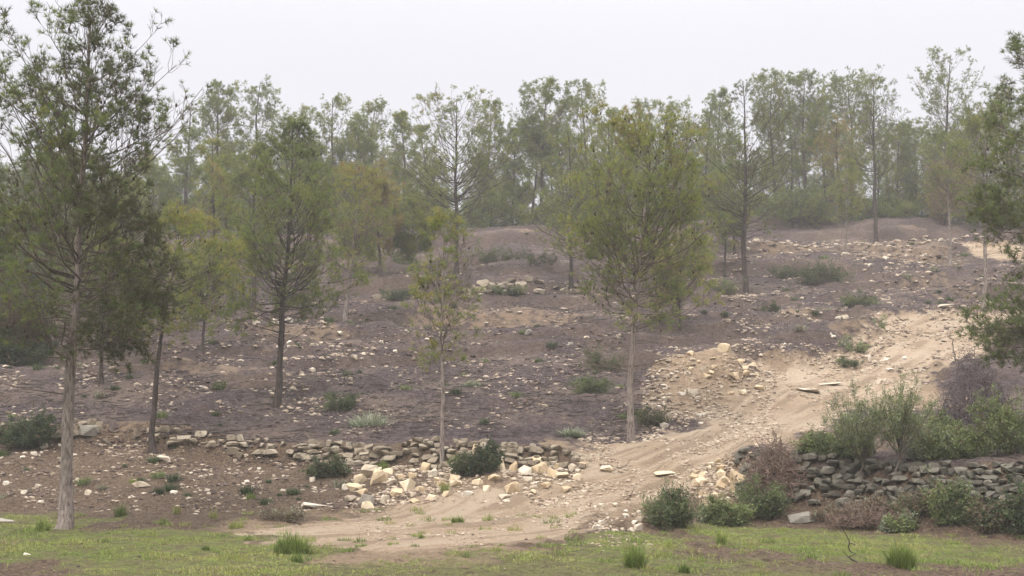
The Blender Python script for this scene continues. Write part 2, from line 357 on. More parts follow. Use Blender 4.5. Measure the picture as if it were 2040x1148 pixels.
M_WHITE = stone_mat('whitish_rock', [(.0, (.38, .31, .24)), (.4, (.45, .38, .30)), (.75, (.52, .45, .37)), (1, (.56, .5, .42))])
M_GREY = stone_mat('grey_limestone', [(.0, (.13, .12, .10)), (.4, (.22, .20, .17)), (.75, (.34, .31, .27)), (1, (.44, .40, .35))])
M_WALL = stone_mat('weathered_wall_stone', [(.0, (.040, .036, .029)), (.4, (.092, .082, .066)), (.75, (.17, .155, .127)), (1, (.30, .27, .225))], (.035, .034, .028), True)
M_WALLB = stone_mat('brown_wall_stone', [(.0, (.11, .085, .062)), (.4, (.21, .17, .125)), (.75, (.33, .28, .215)), (1, (.48, .42, .34))], (.09, .078, .06), True)
M_RUB = stone_mat('loose_stone', [(.0, (.11, .08, .058)), (.35, (.25, .19, .14)), (.7, (.44, .36, .28)), (1, (.64, .57, .48))], None, True)
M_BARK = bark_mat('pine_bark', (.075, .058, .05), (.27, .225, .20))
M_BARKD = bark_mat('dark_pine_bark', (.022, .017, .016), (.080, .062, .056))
M_TWIG = bark_mat('twig_bark', (.075, .058, .048), (.15, .12, .10))
M_CONE = bark_mat('cone_scale', (.03, .02, .015), (.07, .05, .035))
M_BRUSH = bark_mat('dry_brush', (.08, .05, .04), (.22, .155, .125))
M_BRUSHG = bark_mat('grey_brush', (.07, .055, .06), (.19, .155, .16))
NEEDLE = [(.0, (.078, .082, .038)), (.3, (.145, .186, .060)), (.55, (.222, .244, .064)), (.75, (.28, .25, .058)), (.9, (.26, .18, .085)), (1, (.28, .20, .14))]
M_NEEDLE = leaf_mat('pine_needles', NEEDLE, .45)
LEAFC = [(.0, (.026, .042, .022)), (.25, (.062, .085, .040)), (.5, (.135, .165, .070)), (.68, (.17, .205, .075)), (.8, (.19, .215, .135)), (.9, (.30, .33, .24)), (1, (.17, .125, .085))]
M_LEAF = leaf_mat('shrub_leaves', LEAFC, .25)
M_BLADE = leaf_mat('grass_blades', [(.0, (.055, .078, .024)), (.35, (.15, .205, .05)), (.6, (.255, .28, .078)), (.8, (.27, .23, .11)), (1, (.32, .26, .16))], .3)

# ------------------------------------------------------------------ ground
def build_ground():
    ang = np.concatenate([np.linspace(-180, -32, 40)[:-1], np.linspace(-32, -23, 30)[:-1], np.linspace(-23, 23, 620), np.linspace(23, 32, 30)[1:], np.linspace(32, 180, 40)[1:-1]])
    rad = np.concatenate([np.linspace(.6, 16, 18)[:-1], np.geomspace(16, 60, 430)[:-1], np.geomspace(60, 125, 190)[:-1], np.geomspace(125, 280, 24)])
    th = np.radians(ang); Rr, TH = np.meshgrid(rad, th, indexing='ij')
    X = Rr * np.sin(TH); Y = Rr * np.cos(TH)
    tr, so, gr, br = masks(X, Y); Z = base(X, Y) + micro(X, Y, tr, gr) * sstep(8, 16, Rr)
    n, m = X.shape; V = np.stack([X, Y, Z], -1).reshape(-1, 3)
    i = np.arange(n - 1)[:, None] * m; j = np.arange(m); j2 = (j + 1) % m
    F = np.stack(np.broadcast_arrays(i + j, i + m + j, i + m + j2, i + j2), -1).reshape(-1, 4)
    V = np.concatenate([V, [[0, 0, 0]]]); c = len(V) - 1
    F3 = np.stack([np.full(m, c), j, j2], 1)
    ex = lambda a: ('POINT', np.append(a.ravel(), 0))
    link('ground', mesh('ground', V, [F3[:, [0, 1, 2]], F], M_GROUND, {'track': ex(tr), 'soil': ex(so), 'turf': ex(gr), 'brown': ex(br), 'rut': ex(rut_noise(X, Y, centre_dist(X, Y)))}, True), kind='structure')
build_ground()

# ------------------------------------------------------------------ stones
def ico(sub):
    bm = bmesh.new(); bmesh.ops.create_icosphere(bm, subdivisions=sub, radius=1); V = np.array([v.co[:] for v in bm.verts]); F = np.array([[v.index for v in f.verts] for f in bm.faces]); bm.free(); return V, F
ICO1, ICO2, ICO3 = ico(1), ico(2), ico(3)
def rock_shape(seed, flat=1.0, src=ICO2, nplanes=11):
    r = np.random.default_rng(seed); V, F = src
    N = unit(r.normal(size=(nplanes, 3))); h = r.uniform(.62, 1.0, nplanes)
    d = V @ N.T; rad = np.min(np.where(d > .05, h / np.maximum(d, .05), 9), 1); rad = np.minimum(rad, 1.15)
    P = V * rad[:, None] + r.normal(size=V.shape) * .02
    P = P / np.abs(P).max(0); P[:, 2] *= flat
    return P
def hull_rock(seed, n=15):
    r = np.random.default_rng(seed); P = unit(r.normal(size=(n, 3))) * r.uniform(.8, 1.0, (n, 1)); P = np.sign(P) * np.abs(P) ** .72
    bm = bmesh.new(); vs = [bm.verts.new(p) for p in P]; q = bmesh.ops.convex_hull(bm, input=vs)
    bmesh.ops.delete(bm, geom=[e for e in q['geom_interior'] if isinstance(e, bmesh.types.BMVert)], context='VERTS')
    bmesh.ops.dissolve_limit(bm, angle_limit=.25, verts=bm.verts[:], edges=bm.edges[:])
    bmesh.ops.bevel(bm, geom=bm.edges[:], offset=.07, segments=2, affect='EDGES', profile=.6, clamp_overlap=True)
    bmesh.ops.triangulate(bm, faces=bm.faces[:]); bm.verts.index_update()
    V = np.array([v.co[:] for v in bm.verts]); F = np.array([[v.index for v in f.verts] for f in bm.faces]); bm.free()
    V = V + r.normal(size=V.shape) * .012; return V / np.abs(V).max(0), F
_h = [hull_rock(100 + i, 10 + i % 7) for i in range(14)]
ROCKS = [h[0] for h in _h]; ROCKF = [h[1] for h in _h]
_rm = {}
def rock_mesh(i, m):
    if (i, m.name) not in _rm: _rm[(i, m.name)] = mesh('stone', ROCKS[i], [ROCKF[i]], m)
    return _rm[(i, m.name)]
STONES = []                              # (object, u, v, look, where) - labelled at the end
def stone(u, v, w, h, m, look, where, k=None, group=None, label=None, rz=None, name='stone'):
    p = put(u, v + h * .35); s = p[1] / FPX; k = int(rng.integers(14)) if k is None else k
    o = link(name, rock_mesh(k, m), (p[0], p[1], p[2] + h * s * .14), rng.uniform(0, 6.28) if rz is None else rz, None, label, 'stone', group)
    o.scale = (w * s * .5, w * s * .5 * rng.uniform(.7, 1.0), h * s * .56)
    o.rotation_euler = (rng.uniform(-.15, .15), rng.uniform(-.15, .15), o.rotation_euler[2])
    if label is None: STONES.append((o, u, v, look, where))
    return o
# the golden heap below the old wall (column, row, width, height of each in the photo)
HEAP = [(735, 945, 34, 34), (755, 962, 30, 34), (718, 955, 26, 28), (705, 972, 34, 18), (748, 935, 24, 16), (770, 945, 26, 18), (722, 985, 24, 14), (850, 935, 24, 26), (862, 952, 20, 20),
        (812, 978, 36, 26), (838, 990, 22, 16), (790, 992, 26, 16), (768, 1000, 24, 18), (860, 1004, 22, 12), (905, 968, 30, 18), (908, 984, 26, 16), (932, 1000, 24, 12), (880, 982, 20, 16),
        (995, 948, 30, 30), (1022, 944, 22, 30), (1046, 946, 28, 22), (1078, 944, 38, 26), (1100, 950, 22, 28), (1020, 982, 40, 26), (1050, 966, 22, 18), (1068, 920, 24, 24), (1088, 926, 20, 16),
        (1120, 955, 26, 14), (1140, 938, 20, 16), (985, 975, 26, 14), (968, 990, 22, 14), (950, 978, 24, 14), (1005, 1000, 24, 10), (1062, 990, 18, 10), (1088, 975, 22, 14), (1128, 972, 22, 12),
        (700, 995, 26, 14), (735, 1010, 28, 16), (825, 1008, 20, 12), (890, 1000, 22, 14), (690, 968, 20, 12), (1150, 955, 18, 14), (1110, 930, 18, 14), (948, 905, 20, 14), (978, 928, 20, 16),
        (1160, 925, 16, 12), (870, 975, 18, 14), (800, 960, 22, 14), (780, 972, 20, 12), (820, 955, 18, 14)]
for i, (u, v, w, h) in enumerate(HEAP):
    stone(u, v, w * 1.1, h * 1.1, M_GOLD if i % 4 else M_PALE, 'golden block' if h > 22 else ('flat golden stone' if h < .55 * w else 'golden stone'), 'in the loose heap below the old terrace wall')
stone(732, 1000, 34, 30, M_GREY, '', '', 0, None, 'rounded grey boulder at the near foot of the golden stone heap')
# rubble bank beside the track and small heaps along it
for (u0, v0, ru, rv, n, lo, hi, mt, look, where) in [
        (1445, 775, 80, 38, 34, 12, 30, M_GOLD, 'golden stone', 'on the rubble bank above the track'),
        (1350, 812, 75, 36, 26, 9, 22, M_PALE, 'pale stone', 'in the rubble fan beside the track'),
        (1235, 1035, 60, 20, 22, 12, 26, M_PALE, 'pale broken stone', 'in the small heap on the lower track edge'),
        (1420, 965, 40, 32, 16, 14, 34, M_GOLD, 'golden stone', 'tumbled at the end of the dark stone wall'),
        (480, 960, 190, 40, 18, 9, 19, M_PALE, 'pale stone', 'on the brown slope below the old wall'),
        (110, 945, 120, 60, 16, 9, 19, M_PALE, 'pale stone', 'on the brown bank beside the tall trunk'),
        (640, 715, 150, 40, 18, 9, 20, M_PALE, 'pale stone', 'on the needle-covered slope'),
        (540, 690, 70, 25, 10, 12, 26, M_PALE, 'pale stone', 'on the needle-covered slope'),
        (1020, 690, 130, 60, 12, 8, 16, M_GREY, 'grey stone', 'on the needle-covered slope'),
        (1640, 510, 150, 32, 22, 8, 17, M_PALE, 'pale stone', 'on the stony upper slope'),
        (1820, 525, 120, 45, 20, 8, 18, M_PALE, 'pale stone', 'on the stony upper slope'),
        (1600, 690, 90, 30, 16, 9, 20, M_PALE, 'pale stone', 'on the bank above the bend of the track'),
        (1780, 735, 80, 30, 10, 10, 20, M_PALE, 'pale stone', 'on the verge of the track')]:
    a = rng.uniform(0, 6.28, n); r_ = np.sqrt(rng.uniform(0, 1, n))
    for t, q in zip(a, r_):
        w = lo + (hi - lo) * rng.random() ** 1.8; stone(u0 + ru * q * math.cos(t), v0 + rv * q * math.sin(t), w, w * rng.uniform(.45, .8), mt, look, where)
for (u, v, w, h, m, lab) in [
        (1450, 737, 44, 13, M_WHITE, 'large flat whitish stone on top of the rubble bank by the track'),
        (1655, 768, 46, 4, M_WHITE, 'pale bare rock slab breaking through the middle of the track'),
        (1605, 788, 62, 4, M_WHITE, 'long whitish rock slab lying across the track'),
        (1610, 1024, 70, 14, M_GREY, 'flat grey slab lying at the foot of the dark stone wall'),
        (1470, 955, 40, 44, M_GOLD, 'big upright golden block leaning on the end of the dark wall'),
        (1205, 935, 30, 14, M_GOLD, 'lone golden stone lying in the spur beside the track'),
        (1320, 945, 50, 6, M_GOLD, 'low golden rock sill across the middle of the track'),
        (180, 862, 46, 20, M_GREY, 'tilted flat grey slab on the old wall beside the tall trunk'),
        (283, 967, 36, 12, M_PALE, 'flat pale slab on the brown slope below the thin leaning pine'),
        (322, 918, 34, 14, M_PALE, 'broad pale stone lying at the foot of the thin dark trunk'),
        (52, 1104, 20, 6, M_PALE, 'flat pale stone lying alone in the mown grass'),
        (10, 1036, 46, 8, M_GREY, 'long dark slab at the edge of the grass'),
        (1880, 622, 40, 12, M_WHITE, 'flat white slab on the terrace beside the slim leaning trunk'),
        (402, 793, 22, 12, M_GREY, 'dark grey stone casting a shadow on the needle slope'),
        (330, 702, 24, 12, M_PALE, 'pale round stone beside the thin dark trunk'),
        (765, 492, 12, 22, M_WHITE, 'small upright white marker stone among the upper trunks'),
        (625, 1004, 95, 10, M_PALE, 'long low pale bedrock slab between the brown slope and the weeds')]:
    stone(u, v, w * 1.1, h * 1.1, m, '', '', int(rng.integers(6)), None, lab, rz=rng.uniform(-.3, .3))

# countless smaller stones: one mesh
def scatter_px(regions):
    U, Vv, S = [], [], []
    for (u0, v0, u1, v1, n, lo, hi) in regions:
        n = int(n * 2.9)
        u = rng.uniform(u0, u1, n); v = rng.uniform(v0, v1, n)
        keep = fbm(u / 60, v / 20, 5, 3) + rng.normal(0, .07, n) > .50
        u, v = u[keep], v[keep]; U.append(u); Vv.append(v); S.append(1.15 * (lo + (hi - lo) * rng.random(len(u)) ** 3.2))
    return np.concatenate(U), np.concatenate(Vv), np.concatenate(S)
def stones_mass(name, regions, m, label, tint=(0, 1)):
    u, v, s = scatter_px(regions); P = putmany(u, v); n = len(P); bag = Bag()
    shapes = [rock_shape(300 + i, src=ICO1, nplanes=9) for i in range(12)]
    k = rng.integers(0, 12, n); S = s * P[:, 1] / FPX * .5; th = rng.uniform(0, 6.28, n); fl = rng.uniform(.22, .6, n); el = rng.uniform(.6, 1, n); tn = tint[0] + (tint[1] - tint[0]) * rng.random(n) ** .8
    for q in range(12):
        i = np.where(k == q)[0]
        if not len(i): continue
        B = shapes[q][None] * np.stack([S[i], S[i] * el[i], S[i] * fl[i]], 1)[:, None]
        c, sn = np.cos(th[i])[:, None], np.sin(th[i])[:, None]
        Vv = np.stack([B[..., 0] * c - B[..., 1] * sn, B[..., 0] * sn + B[..., 1] * c, B[..., 2]], -1) + P[i][:, None] + np.stack([0 * S[i], 0 * S[i], S[i] * fl[i] * .05], 1)[:, None]
        F = ICO1[1][None] + (np.arange(len(i)) * len(ICO1[0]))[:, None, None]
        bag.add(Vv.reshape(-1, 3), F.reshape(-1, 3), 0, np.repeat(tn[i], len(ICO1[1])))
    link(name, bag.build(name, [m]), kind='stuff', label=label, cat='stones')
stones_mass('loose_stones', [(-60, 690, 700, 830, 1500, 3, 13), (-60, 880, 700, 1020, 1300, 2, 12), (560, 600, 1260, 860, 1600, 3, 12), (1260, 480, 2080, 640, 2600, 3, 12),
                             (1330, 640, 1800, 740, 800, 3, 13), (1280, 740, 1540, 880, 1600, 4, 13), (700, 930, 1180, 1015, 900, 4, 15), (560, 500, 1300, 600, 700, 3, 9), (1180, 1005, 1300, 1055, 260, 4, 13), (1380, 930, 1480, 1000, 200, 4, 14),
                             (-60, 560, 560, 690, 500, 3, 11), (440, 655, 720, 672, 160, 4, 13), (930, 655, 1310, 674, 260, 3, 11), (1285, 712, 1440, 748, 220, 4, 13), (1480, 668, 1650, 702, 260, 4, 15), (1370, 598, 1520, 618, 120, 3, 10), (1500, 478, 1920, 500, 300, 3, 11), (1620, 528, 1960, 562, 320, 3, 12), (-60, 745, 300, 800, 200, 3, 11), (300, 742, 560, 752, 60, 3, 9)], M_RUB, 'countless small pale stones strewn over the terraced slope')
M_CLOD = stone_mat('soil_clod', [(.0, (.030, .021, .019)), (.4, (.075, .053, .048)), (.75, (.14, .105, .09)), (1, (.24, .18, .145))], None, True)
stones_mass('soil_clods', [(-60, 660, 1320, 870, 3800, 3, 12), (-60, 860, 760, 1020, 1700, 3, 12), (1260, 480, 2080, 740, 2200, 3, 11), (500, 500, 1300, 660, 1300, 3, 9), (1180, 700, 1340, 860, 400, 3, 12), (0, 1030, 2040, 1148, 500, 3, 8)],
            M_CLOD, 'clods of dark soil and matted needles lying all over the slope')
stones_mass('track_gravel', [(700, 990, 1300, 1090, 1500, 2, 10), (1150, 860, 1550, 990, 1700, 2, 12), (1450, 720, 1850, 860, 1700, 2, 12), (1700, 635, 1950, 730, 800, 2, 9), (560, 1040, 1000, 1100, 400, 2, 6), (0, 1030, 2040, 1148, 300, 2, 5)],
            M_RUB, 'small gravel and chips lying on the sandy track', (.2, .8))

# ------------------------------------------------------------------ dry stone walls (stones of one wall are its surface: one mesh each)
def wall(label, line, sx, sy, m, skip=.1, proud=.08, seed=0):
    """line: (u, top row, bottom row) samples; sx, sy: stone size in photo pixels"""
    r = np.random.default_rng(seed); L = np.array(line, float); bag = Bag(); U, Vv, Sx, Sy = [], [], [], []
    u = L[0, 0]
    for row in range(40):
        u = L[0, 0] + r.uniform(-sx, 0); done = True
        while u < L[-1, 0]:
            top = np.interp(u, L[:, 0], L[:, 1]) + 3 * math.sin(u * .13) ; bot = np.interp(u, L[:, 0], L[:, 2]); w = sx * r.uniform(.55, 1.5); h = sy * r.uniform(.75, 1.3)
            v = top + sy * (row + .5)
            if v < bot:
                done = False
                if r.random() > skip: U.append(u + w / 2); Vv.append(v + r.uniform(-.2, .2) * sy); Sx.append(w); Sy.append(h)
            u += w * .92
        if done: break
    P = putmany(np.array(U), np.array(Vv)); o = P[:, :].mean(0).copy()
    for i in range(len(P)):
        s = P[i, 1] / FPX; kk = int(r.integers(14)); B = ROCKS[kk] * np.array([r.choice([-1, 1]), 1, 1])
        B = B * np.array([Sx[i] * s * .54, max(.12, Sx[i] * s * .4), Sy[i] * s * .62])
        t = r.uniform(-.25, .25); c, sn = math.cos(t), math.sin(t); t2 = r.uniform(-.12, .12)
        B = np.stack([B[:, 0] * c - B[:, 1] * sn, B[:, 0] * sn + B[:, 1] * c, B[:, 2] + B[:, 0] * t2], 1)
        bag.add(B + P[i] - o + np.array([0, -proud + r.uniform(-.09, .05), 0]), ROCKF[kk], 0, r.random())
    link('dry_stone_wall', bag.build('dry_stone_wall', [m]), o, label=label, cat='stone wall')
wall('dark mossy dry stone wall holding the terrace behind the green meadow', [(1478, 898, 985), (1560, 896, 1000), (1660, 906, 1005), (1850, 918, 1012), (2090, 926, 1030)], 22, 11, M_WALL, .1, .08, 1)
wall('ruined grey terrace wall behind the golden stone heap', [(780, 882, 930), (900, 886, 945), (1040, 890, 938), (1150, 898, 932)], 19, 10, M_WALLB, .2, .1, 2)
wall('low stretch of slabby wall below the silvery bush', [(575, 868, 895), (640, 870, 918), (720, 876, 925), (765, 882, 918)], 22, 9, M_WALLB, .16, .1, 3)
wall('broken low wall of rounded stones right of the thin dark trunk', [(275, 858, 885), (330, 856, 895), (400, 860, 885), (470, 858, 900), (530, 862, 890)], 21, 10.5, M_WALLB, .36, .08, 4)
wall('tumbled bit of wall behind the tall pale trunk', [(-60, 846, 880), (60, 846, 885), (140, 846, 892), (215, 850, 885)], 26, 12, M_WALLB, .34, .06, 5)
wall('short grey wall remnant on the upper terrace below the green pines', [(915, 584, 606), (1000, 580, 610), (1140, 582, 606)], 17, 8.5, M_WALLB, .3, .1, 6)
wall('small heap-like wall remnant beside the slim dead trunk', [(715, 588, 608), (770, 586, 612), (835, 586, 606)], 15, 8, M_WALLB, .4, .1, 7)

# ------------------------------------------------------------------ pines
def interp_poly(P, s):                 # P n x m x 3, s n x k -> points n x k x 3 and tangents
    n, m, _ = P.shape; x = np.clip(s, 0, 1) * (m - 1); i = np.minimum(x.astype(int), m - 2); f = (x - i)[..., None]
    a = np.take_along_axis(P, i[..., None].repeat(3, -1), 1); b = np.take_along_axis(P, (i + 1)[..., None].repeat(3, -1), 1)
    return a * (1 - f) + b * f, unit(b - a)
PROF = {
 'cone':  lambda t: np.interp(t, [0, .08, .22, .5, .8, 1], [.55, .9, 1, .78, .38, .07]),
 'oval':  lambda t: np.interp(t, [0, .1, .3, .55, .8, .93, 1], [.4, .7, .95, 1, .72, .42, .12]),
 'high':  lambda t: np.interp(t, [0, .2, .5, .75, .92, 1], [.3, .55, .9, 1, .62, .15]),
 'thin':  lambda t: np.interp(t, [0, .15, .4, .7, 1], [.6, .9, 1, .7, .12]),
 'wide':  lambda t: np.interp(t, [0, .05, .15, .3, .5, .72, .88, 1], [.5, .85, 1, .98, .82, .66, .46, .08]),
}
def needles(C, D, per, ln, wd, r, up=.15):
    n = len(C); d = unit(D[:, None] * .75 + unit(r.normal(size=(n, per, 3))) * .85 + np.array([0, 0, up])); L = ln * r.uniform(.7, 1.2, (n, per, 1))
    a = unit(np.cross(d, r.normal(size=(n, per, 3)))) * wd * .5
    b0 = C[:, None] + d * L * .05
    V = np.stack([b0 - a * .8, b0 + d * L * .55 + a * .6, b0 + d * L - a * .2], 2) if False else np.stack([b0 - a, b0 + a, b0 + d * L], 2)
    return V.reshape(-1, 3), np.arange(n * per * 3).reshape(-1, 3)
def pine(u, v, top, cb, hw, prof='oval', tint=.35, lod=1, lean=(0, 0), bend=0., seed=None, label='', group=None, dens=1., Y=None, r0=None, dead=6, elev=(8, 58), bark=None, tvar=.16, topt=0., xs=1., cones=0, name='pine_tree', lobes=(), extra=1.0, nl=1.0, low=.8, m2x=1.):
    """u, v: base in the photo; top, cb: rows of the tip and of the crown's lower edge; hw: half width of the crown in photo pixels"""
    if Y is None: p = put(u, v)
    else:
        ax, _ = ray(u, v); p = np.array([ax * Y, Y, 0.]); p[2] = height(p[:1], p[1:2])[0]
    s = p[1] / FPX; r = np.random.default_rng(seed if seed is not None else int(abs(u) * 7 + abs(v) * 13 + top))
    _, az = ray(u, top); H = CAMZ + az * p[1] - p[2]; _, az2 = ray(u, cb); hb = max(.4, CAMZ + az2 * p[1] - p[2]); Rw = hw * s; lx = lean[0] * s; ly = lean[1]
    root = link(name, None, tuple(p), 0, None, label, 'pine tree', group)
    r0 = r0 or .0125 * H + .01
    nt = 20; t = np.linspace(0, 1, nt) ** 1.25; t[1:3] = (.012, .03)
    w = np.stack([np.cumsum(r.normal(size=nt)), np.cumsum(r.normal(size=nt))], 1) * .010 * H * .5; w -= t[:, None] * w[-1]; w[0] = 0
    T = np.stack([lx * t ** 1.2 + bend * s * np.sin(math.pi * t) + w[:, 0] * .6, ly * t + w[:, 1] * .6, -.12 + t * (H * .985 + .12)], 1)
    rad = r0 * ((1 - t) ** .85 * .93 + .07); rad *= 1 + .45 * np.exp(-t * H / .16) + .18 * np.exp(-t * H / .6)
    tb = Bag(); V, F = tubes(T[None], rad[None], 9); V = V + np.random.default_rng(1).normal(size=V.shape) * r0 * .04; tb.add(V, F)
    cr = Bag()
    # limbs
    n1 = int({0: 78, 1: 84, 2: 112}[lod] * dens * xs); tg = np.linspace(0, 1, 60); cdf = np.cumsum((.05 if prof == 'thin' else .22) + PROF[prof](tg)); t1 = np.interp(r.uniform(0, 1, n1), cdf / cdf[-1], tg); nw = max(8, n1 // 5); t1 = np.clip((np.floor(t1 * nw) + r.normal(.5, .22, n1)) / nw, 0, .985)
    az1 = np.arange(n1) * 2.399 + r.normal(0, .5, n1)
    nq = 3 if prof == 'thin' else 7; t1[:nq] = r.uniform(.88, .985, nq)
    R1 = np.maximum(Rw * PROF[prof](t1), min(.34, .26 * Rw)) * r.uniform(.62, 1.12, n1) * (1 + .22 * np.sin(az1 * 2 + t1 * 5 + r.uniform(0, 6)))
    el = np.radians(np.interp(t1, [0, .4, 1], [elev[0], (elev[0] + elev[1]) * .5, elev[1]]) + r.normal(0, 8, n1))
    zt = hb + (H - hb) * t1; zs = np.maximum(zt - .55 * R1 * np.tan(np.maximum(el, 0)), hb * .78 + (H - hb) * .02 * r.random(n1)); zs = np.minimum(zs, H * .97)
    on = lambda z: np.stack([np.interp(z, T[:, 2], T[:, 0]), np.interp(z, T[:, 2], T[:, 1]), z], 1)
    S1 = on(zs)
    d = np.stack([np.cos(az1), np.sin(az1), 0 * az1], 1); q = np.linspace(0, 1, 6)
    P1 = S1[:, None] + d[:, None] * (R1[:, None] * q)[..., None]
    zr = R1 * np.tan(np.clip(el, -.35, 1.2)); zr = np.minimum(zr, (H * 1.0 - S1[:, 2]) * .95)
    P1[..., 2] += zr[:, None] * (q ** 1.35)
    P1 += np.cumsum(r.normal(size=P1.shape) * (R1 * .035)[:, None, None], 1) * (q > 0)[None, :, None]
    for (az_, z_, len_, drop) in lobes:                                  # extra low boughs: bearing, height, reach, rise
        Q = np.zeros((1, 6, 3)); st = on(np.array([float(z_)])); Q[0] = st[0] + np.outer(q, [math.cos(az_) * len_, math.sin(az_) * len_, 0]); Q[0, :, 2] += drop * q ** 1.3
        P1 = np.concatenate([P1, Q]); R1 = np.append(R1, len_); t1 = np.append(t1, 0)
    main = len(P1) - len(lobes); n1 = len(P1); rr1 = np.clip(.0075 * R1 + .005, .007, r0 * .5)
    V, F = tubes(P1, rr1[:, None] * (1 - .75 * q)[None], 5); tb.add(V, F, 1)
    # bare dead limbs below the crown
    if dead:
        az_ = r.uniform(0, 6.28, dead); zz = hb * r.uniform(.62, 1.05, dead); S0 = on(zz); ln = Rw * r.uniform(.25, .75, dead)
        q4 = np.linspace(0, 1, 5); P0 = S0[:, None] + np.stack([np.cos(az_), np.sin(az_), r.uniform(-.05, .45, dead)], 1)[:, None] * (ln[:, None] * q4)[..., None]
        P0 = P0 + np.cumsum(r.normal(size=P0.shape) * .03 * ln[:, None, None], 1) * (q4 > 0)[None, :, None]
        V, F = tubes(P0, np.full((dead, 1), .011 + .003 * lod) * (1 - .8 * q4)[None], 4); tb.add(V, F, 1)
    # second order
    PL = np.concatenate([P1] + [P1[main:]] * 3); RL = np.concatenate([R1] + [R1[main:]] * 3); nL = len(PL)
    m2 = int({0: 9, 1: 10, 2: 11}[lod] * m2x); s2 = np.clip(r.uniform(.18, 1.0, (nL, m2)) ** .8, 0, .98); O2, T2 = interp_poly(PL, s2)
    L2 = (np.minimum(RL, 2.6)[:, None] * .48 * (1.25 - s2) + .18) * r.uniform(.6, 1.2, (nL, m2))
    D2 = unit(T2 * .75 + unit(np.cross(T2, r.normal(size=T2.shape))) * .75 + np.array([0, 0, .28]))
    k2 = (r.random((nL, m2)) < np.clip((.05 if prof == 'thin' else .18) + .95 * RL / max(RL.max(), .01), 0, 1)[:, None]).reshape(-1)
    O2 = O2.reshape(-1, 3)[k2]; D2 = D2.reshape(-1, 3)[k2]; L2 = L2.reshape(-1)[k2]; q2 = np.linspace(0, 1, 4)
    P2 = O2[:, None] + D2[:, None] * (L2[:, None] * q2)[..., None]; P2[..., 2] += (L2[:, None] * .22 * q2 ** 2); P2[:, 1:] += r.normal(size=P2[:, 1:].shape) * .05 * L2[:, None, None]
    V, F = tubes(P2, np.full((len(P2), 1), .0065 + .0015 * (lod == 0)) * (1 - .5 * q2)[None], 3); cr.add(V, F, 1)
    # twigs
    m3 = {0: 5, 1: 4, 2: 5}[lod]; s3 = r.uniform(.3 if lod == 0 else .56, 1.0, (len(P2), m3)); O3, T3 = interp_poly(P2, s3)
    D3 = unit(T3 * .8 + unit(np.cross(T3, r.normal(size=T3.shape))) * .8 + np.array([0, 0, .35])).reshape(-1, 3); O3 = O3.reshape(-1, 3); L3 = r.uniform(.10, .30 if lod == 0 else .22, len(O3))
    P3 = np.stack([O3, O3 + D3 * L3[:, None]], 1)
    if lod > 0:
        V, F = tubes(P3, np.full((len(P3), 2), .0038), 3); cr.add(V, F, 1)
    hm = r.random(len(P3)) < (.3 if lod == 0 else .12)
    C = np.concatenate([P3[:, 1], ((P3[:, 0] + P3[:, 1]) / 2)[hm], P2[:, -1], P1[:, -1]]); D = np.concatenate([D3, D3[hm], D2, unit(P1[:, -1] - P1[:, -2])])
    thc = (C[:, 2] - hb) / max(H - hb, .1)
    # leave gaps: whole sprays missing here and there
    g = fbm(C[:, 0] * 1.3 + C[:, 1] * .7, C[:, 2] * 1.1 - C[:, 1] * .8, int(abs(u)) % 50, 2)
    keep = (g + r.normal(0, .08, len(C)) > .38 + .05 * (1 - dens)) & (r.random(len(C)) < np.interp(thc, [0, .45, .8], [low, .85, 1.])); C, D = C[keep], D[keep]
    per = int({0: 12, 1: 16, 2: 18}[lod] * extra); ln = {0: .19, 1: .15, 2: .135}[lod] * nl; wd = {0: .023, 1: .0135, 2: .0115}[lod]
    V, F = needles(C, D, per, ln, wd, r)
    th = (C[:, 2] - hb) / max(H - hb, .1)
    cl = fbm(C[:, 0] * .9 + 7, C[:, 2] * .9 + C[:, 1] * .6, int(abs(u)) % 37, 2) - .5
    tt = np.clip(tint + cl * tvar * 3 + r.normal(0, .12, len(C)) + topt * sstep(.6, 1, th), 0, 1)
    cr.add(V, F, 0, np.repeat(tt, per))
    if cones:
        i = r.integers(0, len(P2), cones); c = P2[i, 2]; O, OF = ICO1[0] * np.array([.028, .028, .05]), ICO1[1]
        V = (c[:, None] + O[None]).reshape(-1, 3); F = (OF[None] + (np.arange(cones) * len(O))[:, None, None]).reshape(-1, 3); cr.add(V, F, 2)
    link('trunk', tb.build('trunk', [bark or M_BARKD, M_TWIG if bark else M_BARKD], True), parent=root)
    link('crown', cr.build('crown', [M_NEEDLE, M_TWIG, M_CONE]), parent=root)
    return root
PI = math.pi
# nearest pines
pine(125, 1055, 12, 690, 255, 'wide', .16, 2, (16, .3), -4, 1, 'tall dark pine with a thick pale trunk standing at the grass edge', r0=.14, bark=M_BARK, dens=1.3, low=.92, elev=(4, 60), tvar=.26, cones=160, dead=5,
     lobes=[(.1, 3.9, 1.3, -.15), (-.5, 4.1, 1.5, -.3), (-2.6, 4.3, 1.5, -.1), (3.0, 4.5, 1.4, -.1), (-1.3, 4.0, 1.2, -.35), (.35, 4.4, 1.6, .1), (-.25, 3.8, 1.1, -.25), (-2.9, 4.0, 1.2, .0), (-2.2, 4.2, 1.3, -.2), (.15, 4.6, 1.2, 4.4), (-.4, 5.0, 1.0, 4.0), (3.0, 4.8, 1.15, 4.9), (2.5, 5.2, 1.0, 4.0), (-1.2, 5.5, .5, 3.6)])
pine(305, 912, 440, 670, 125, 'oval', .58, 1, (50, 0), -14, 2, 'thin dark pine leaning over the broken wall, right of the tall pine', elev=(0, 35), dead=4, cones=40, dens=.7)
pine(200, 795, 480, 700, 95, 'oval', .40, 1, (0, 0), 0, 3, 'short pine with a stout dark trunk behind the tallest pine', dead=3)
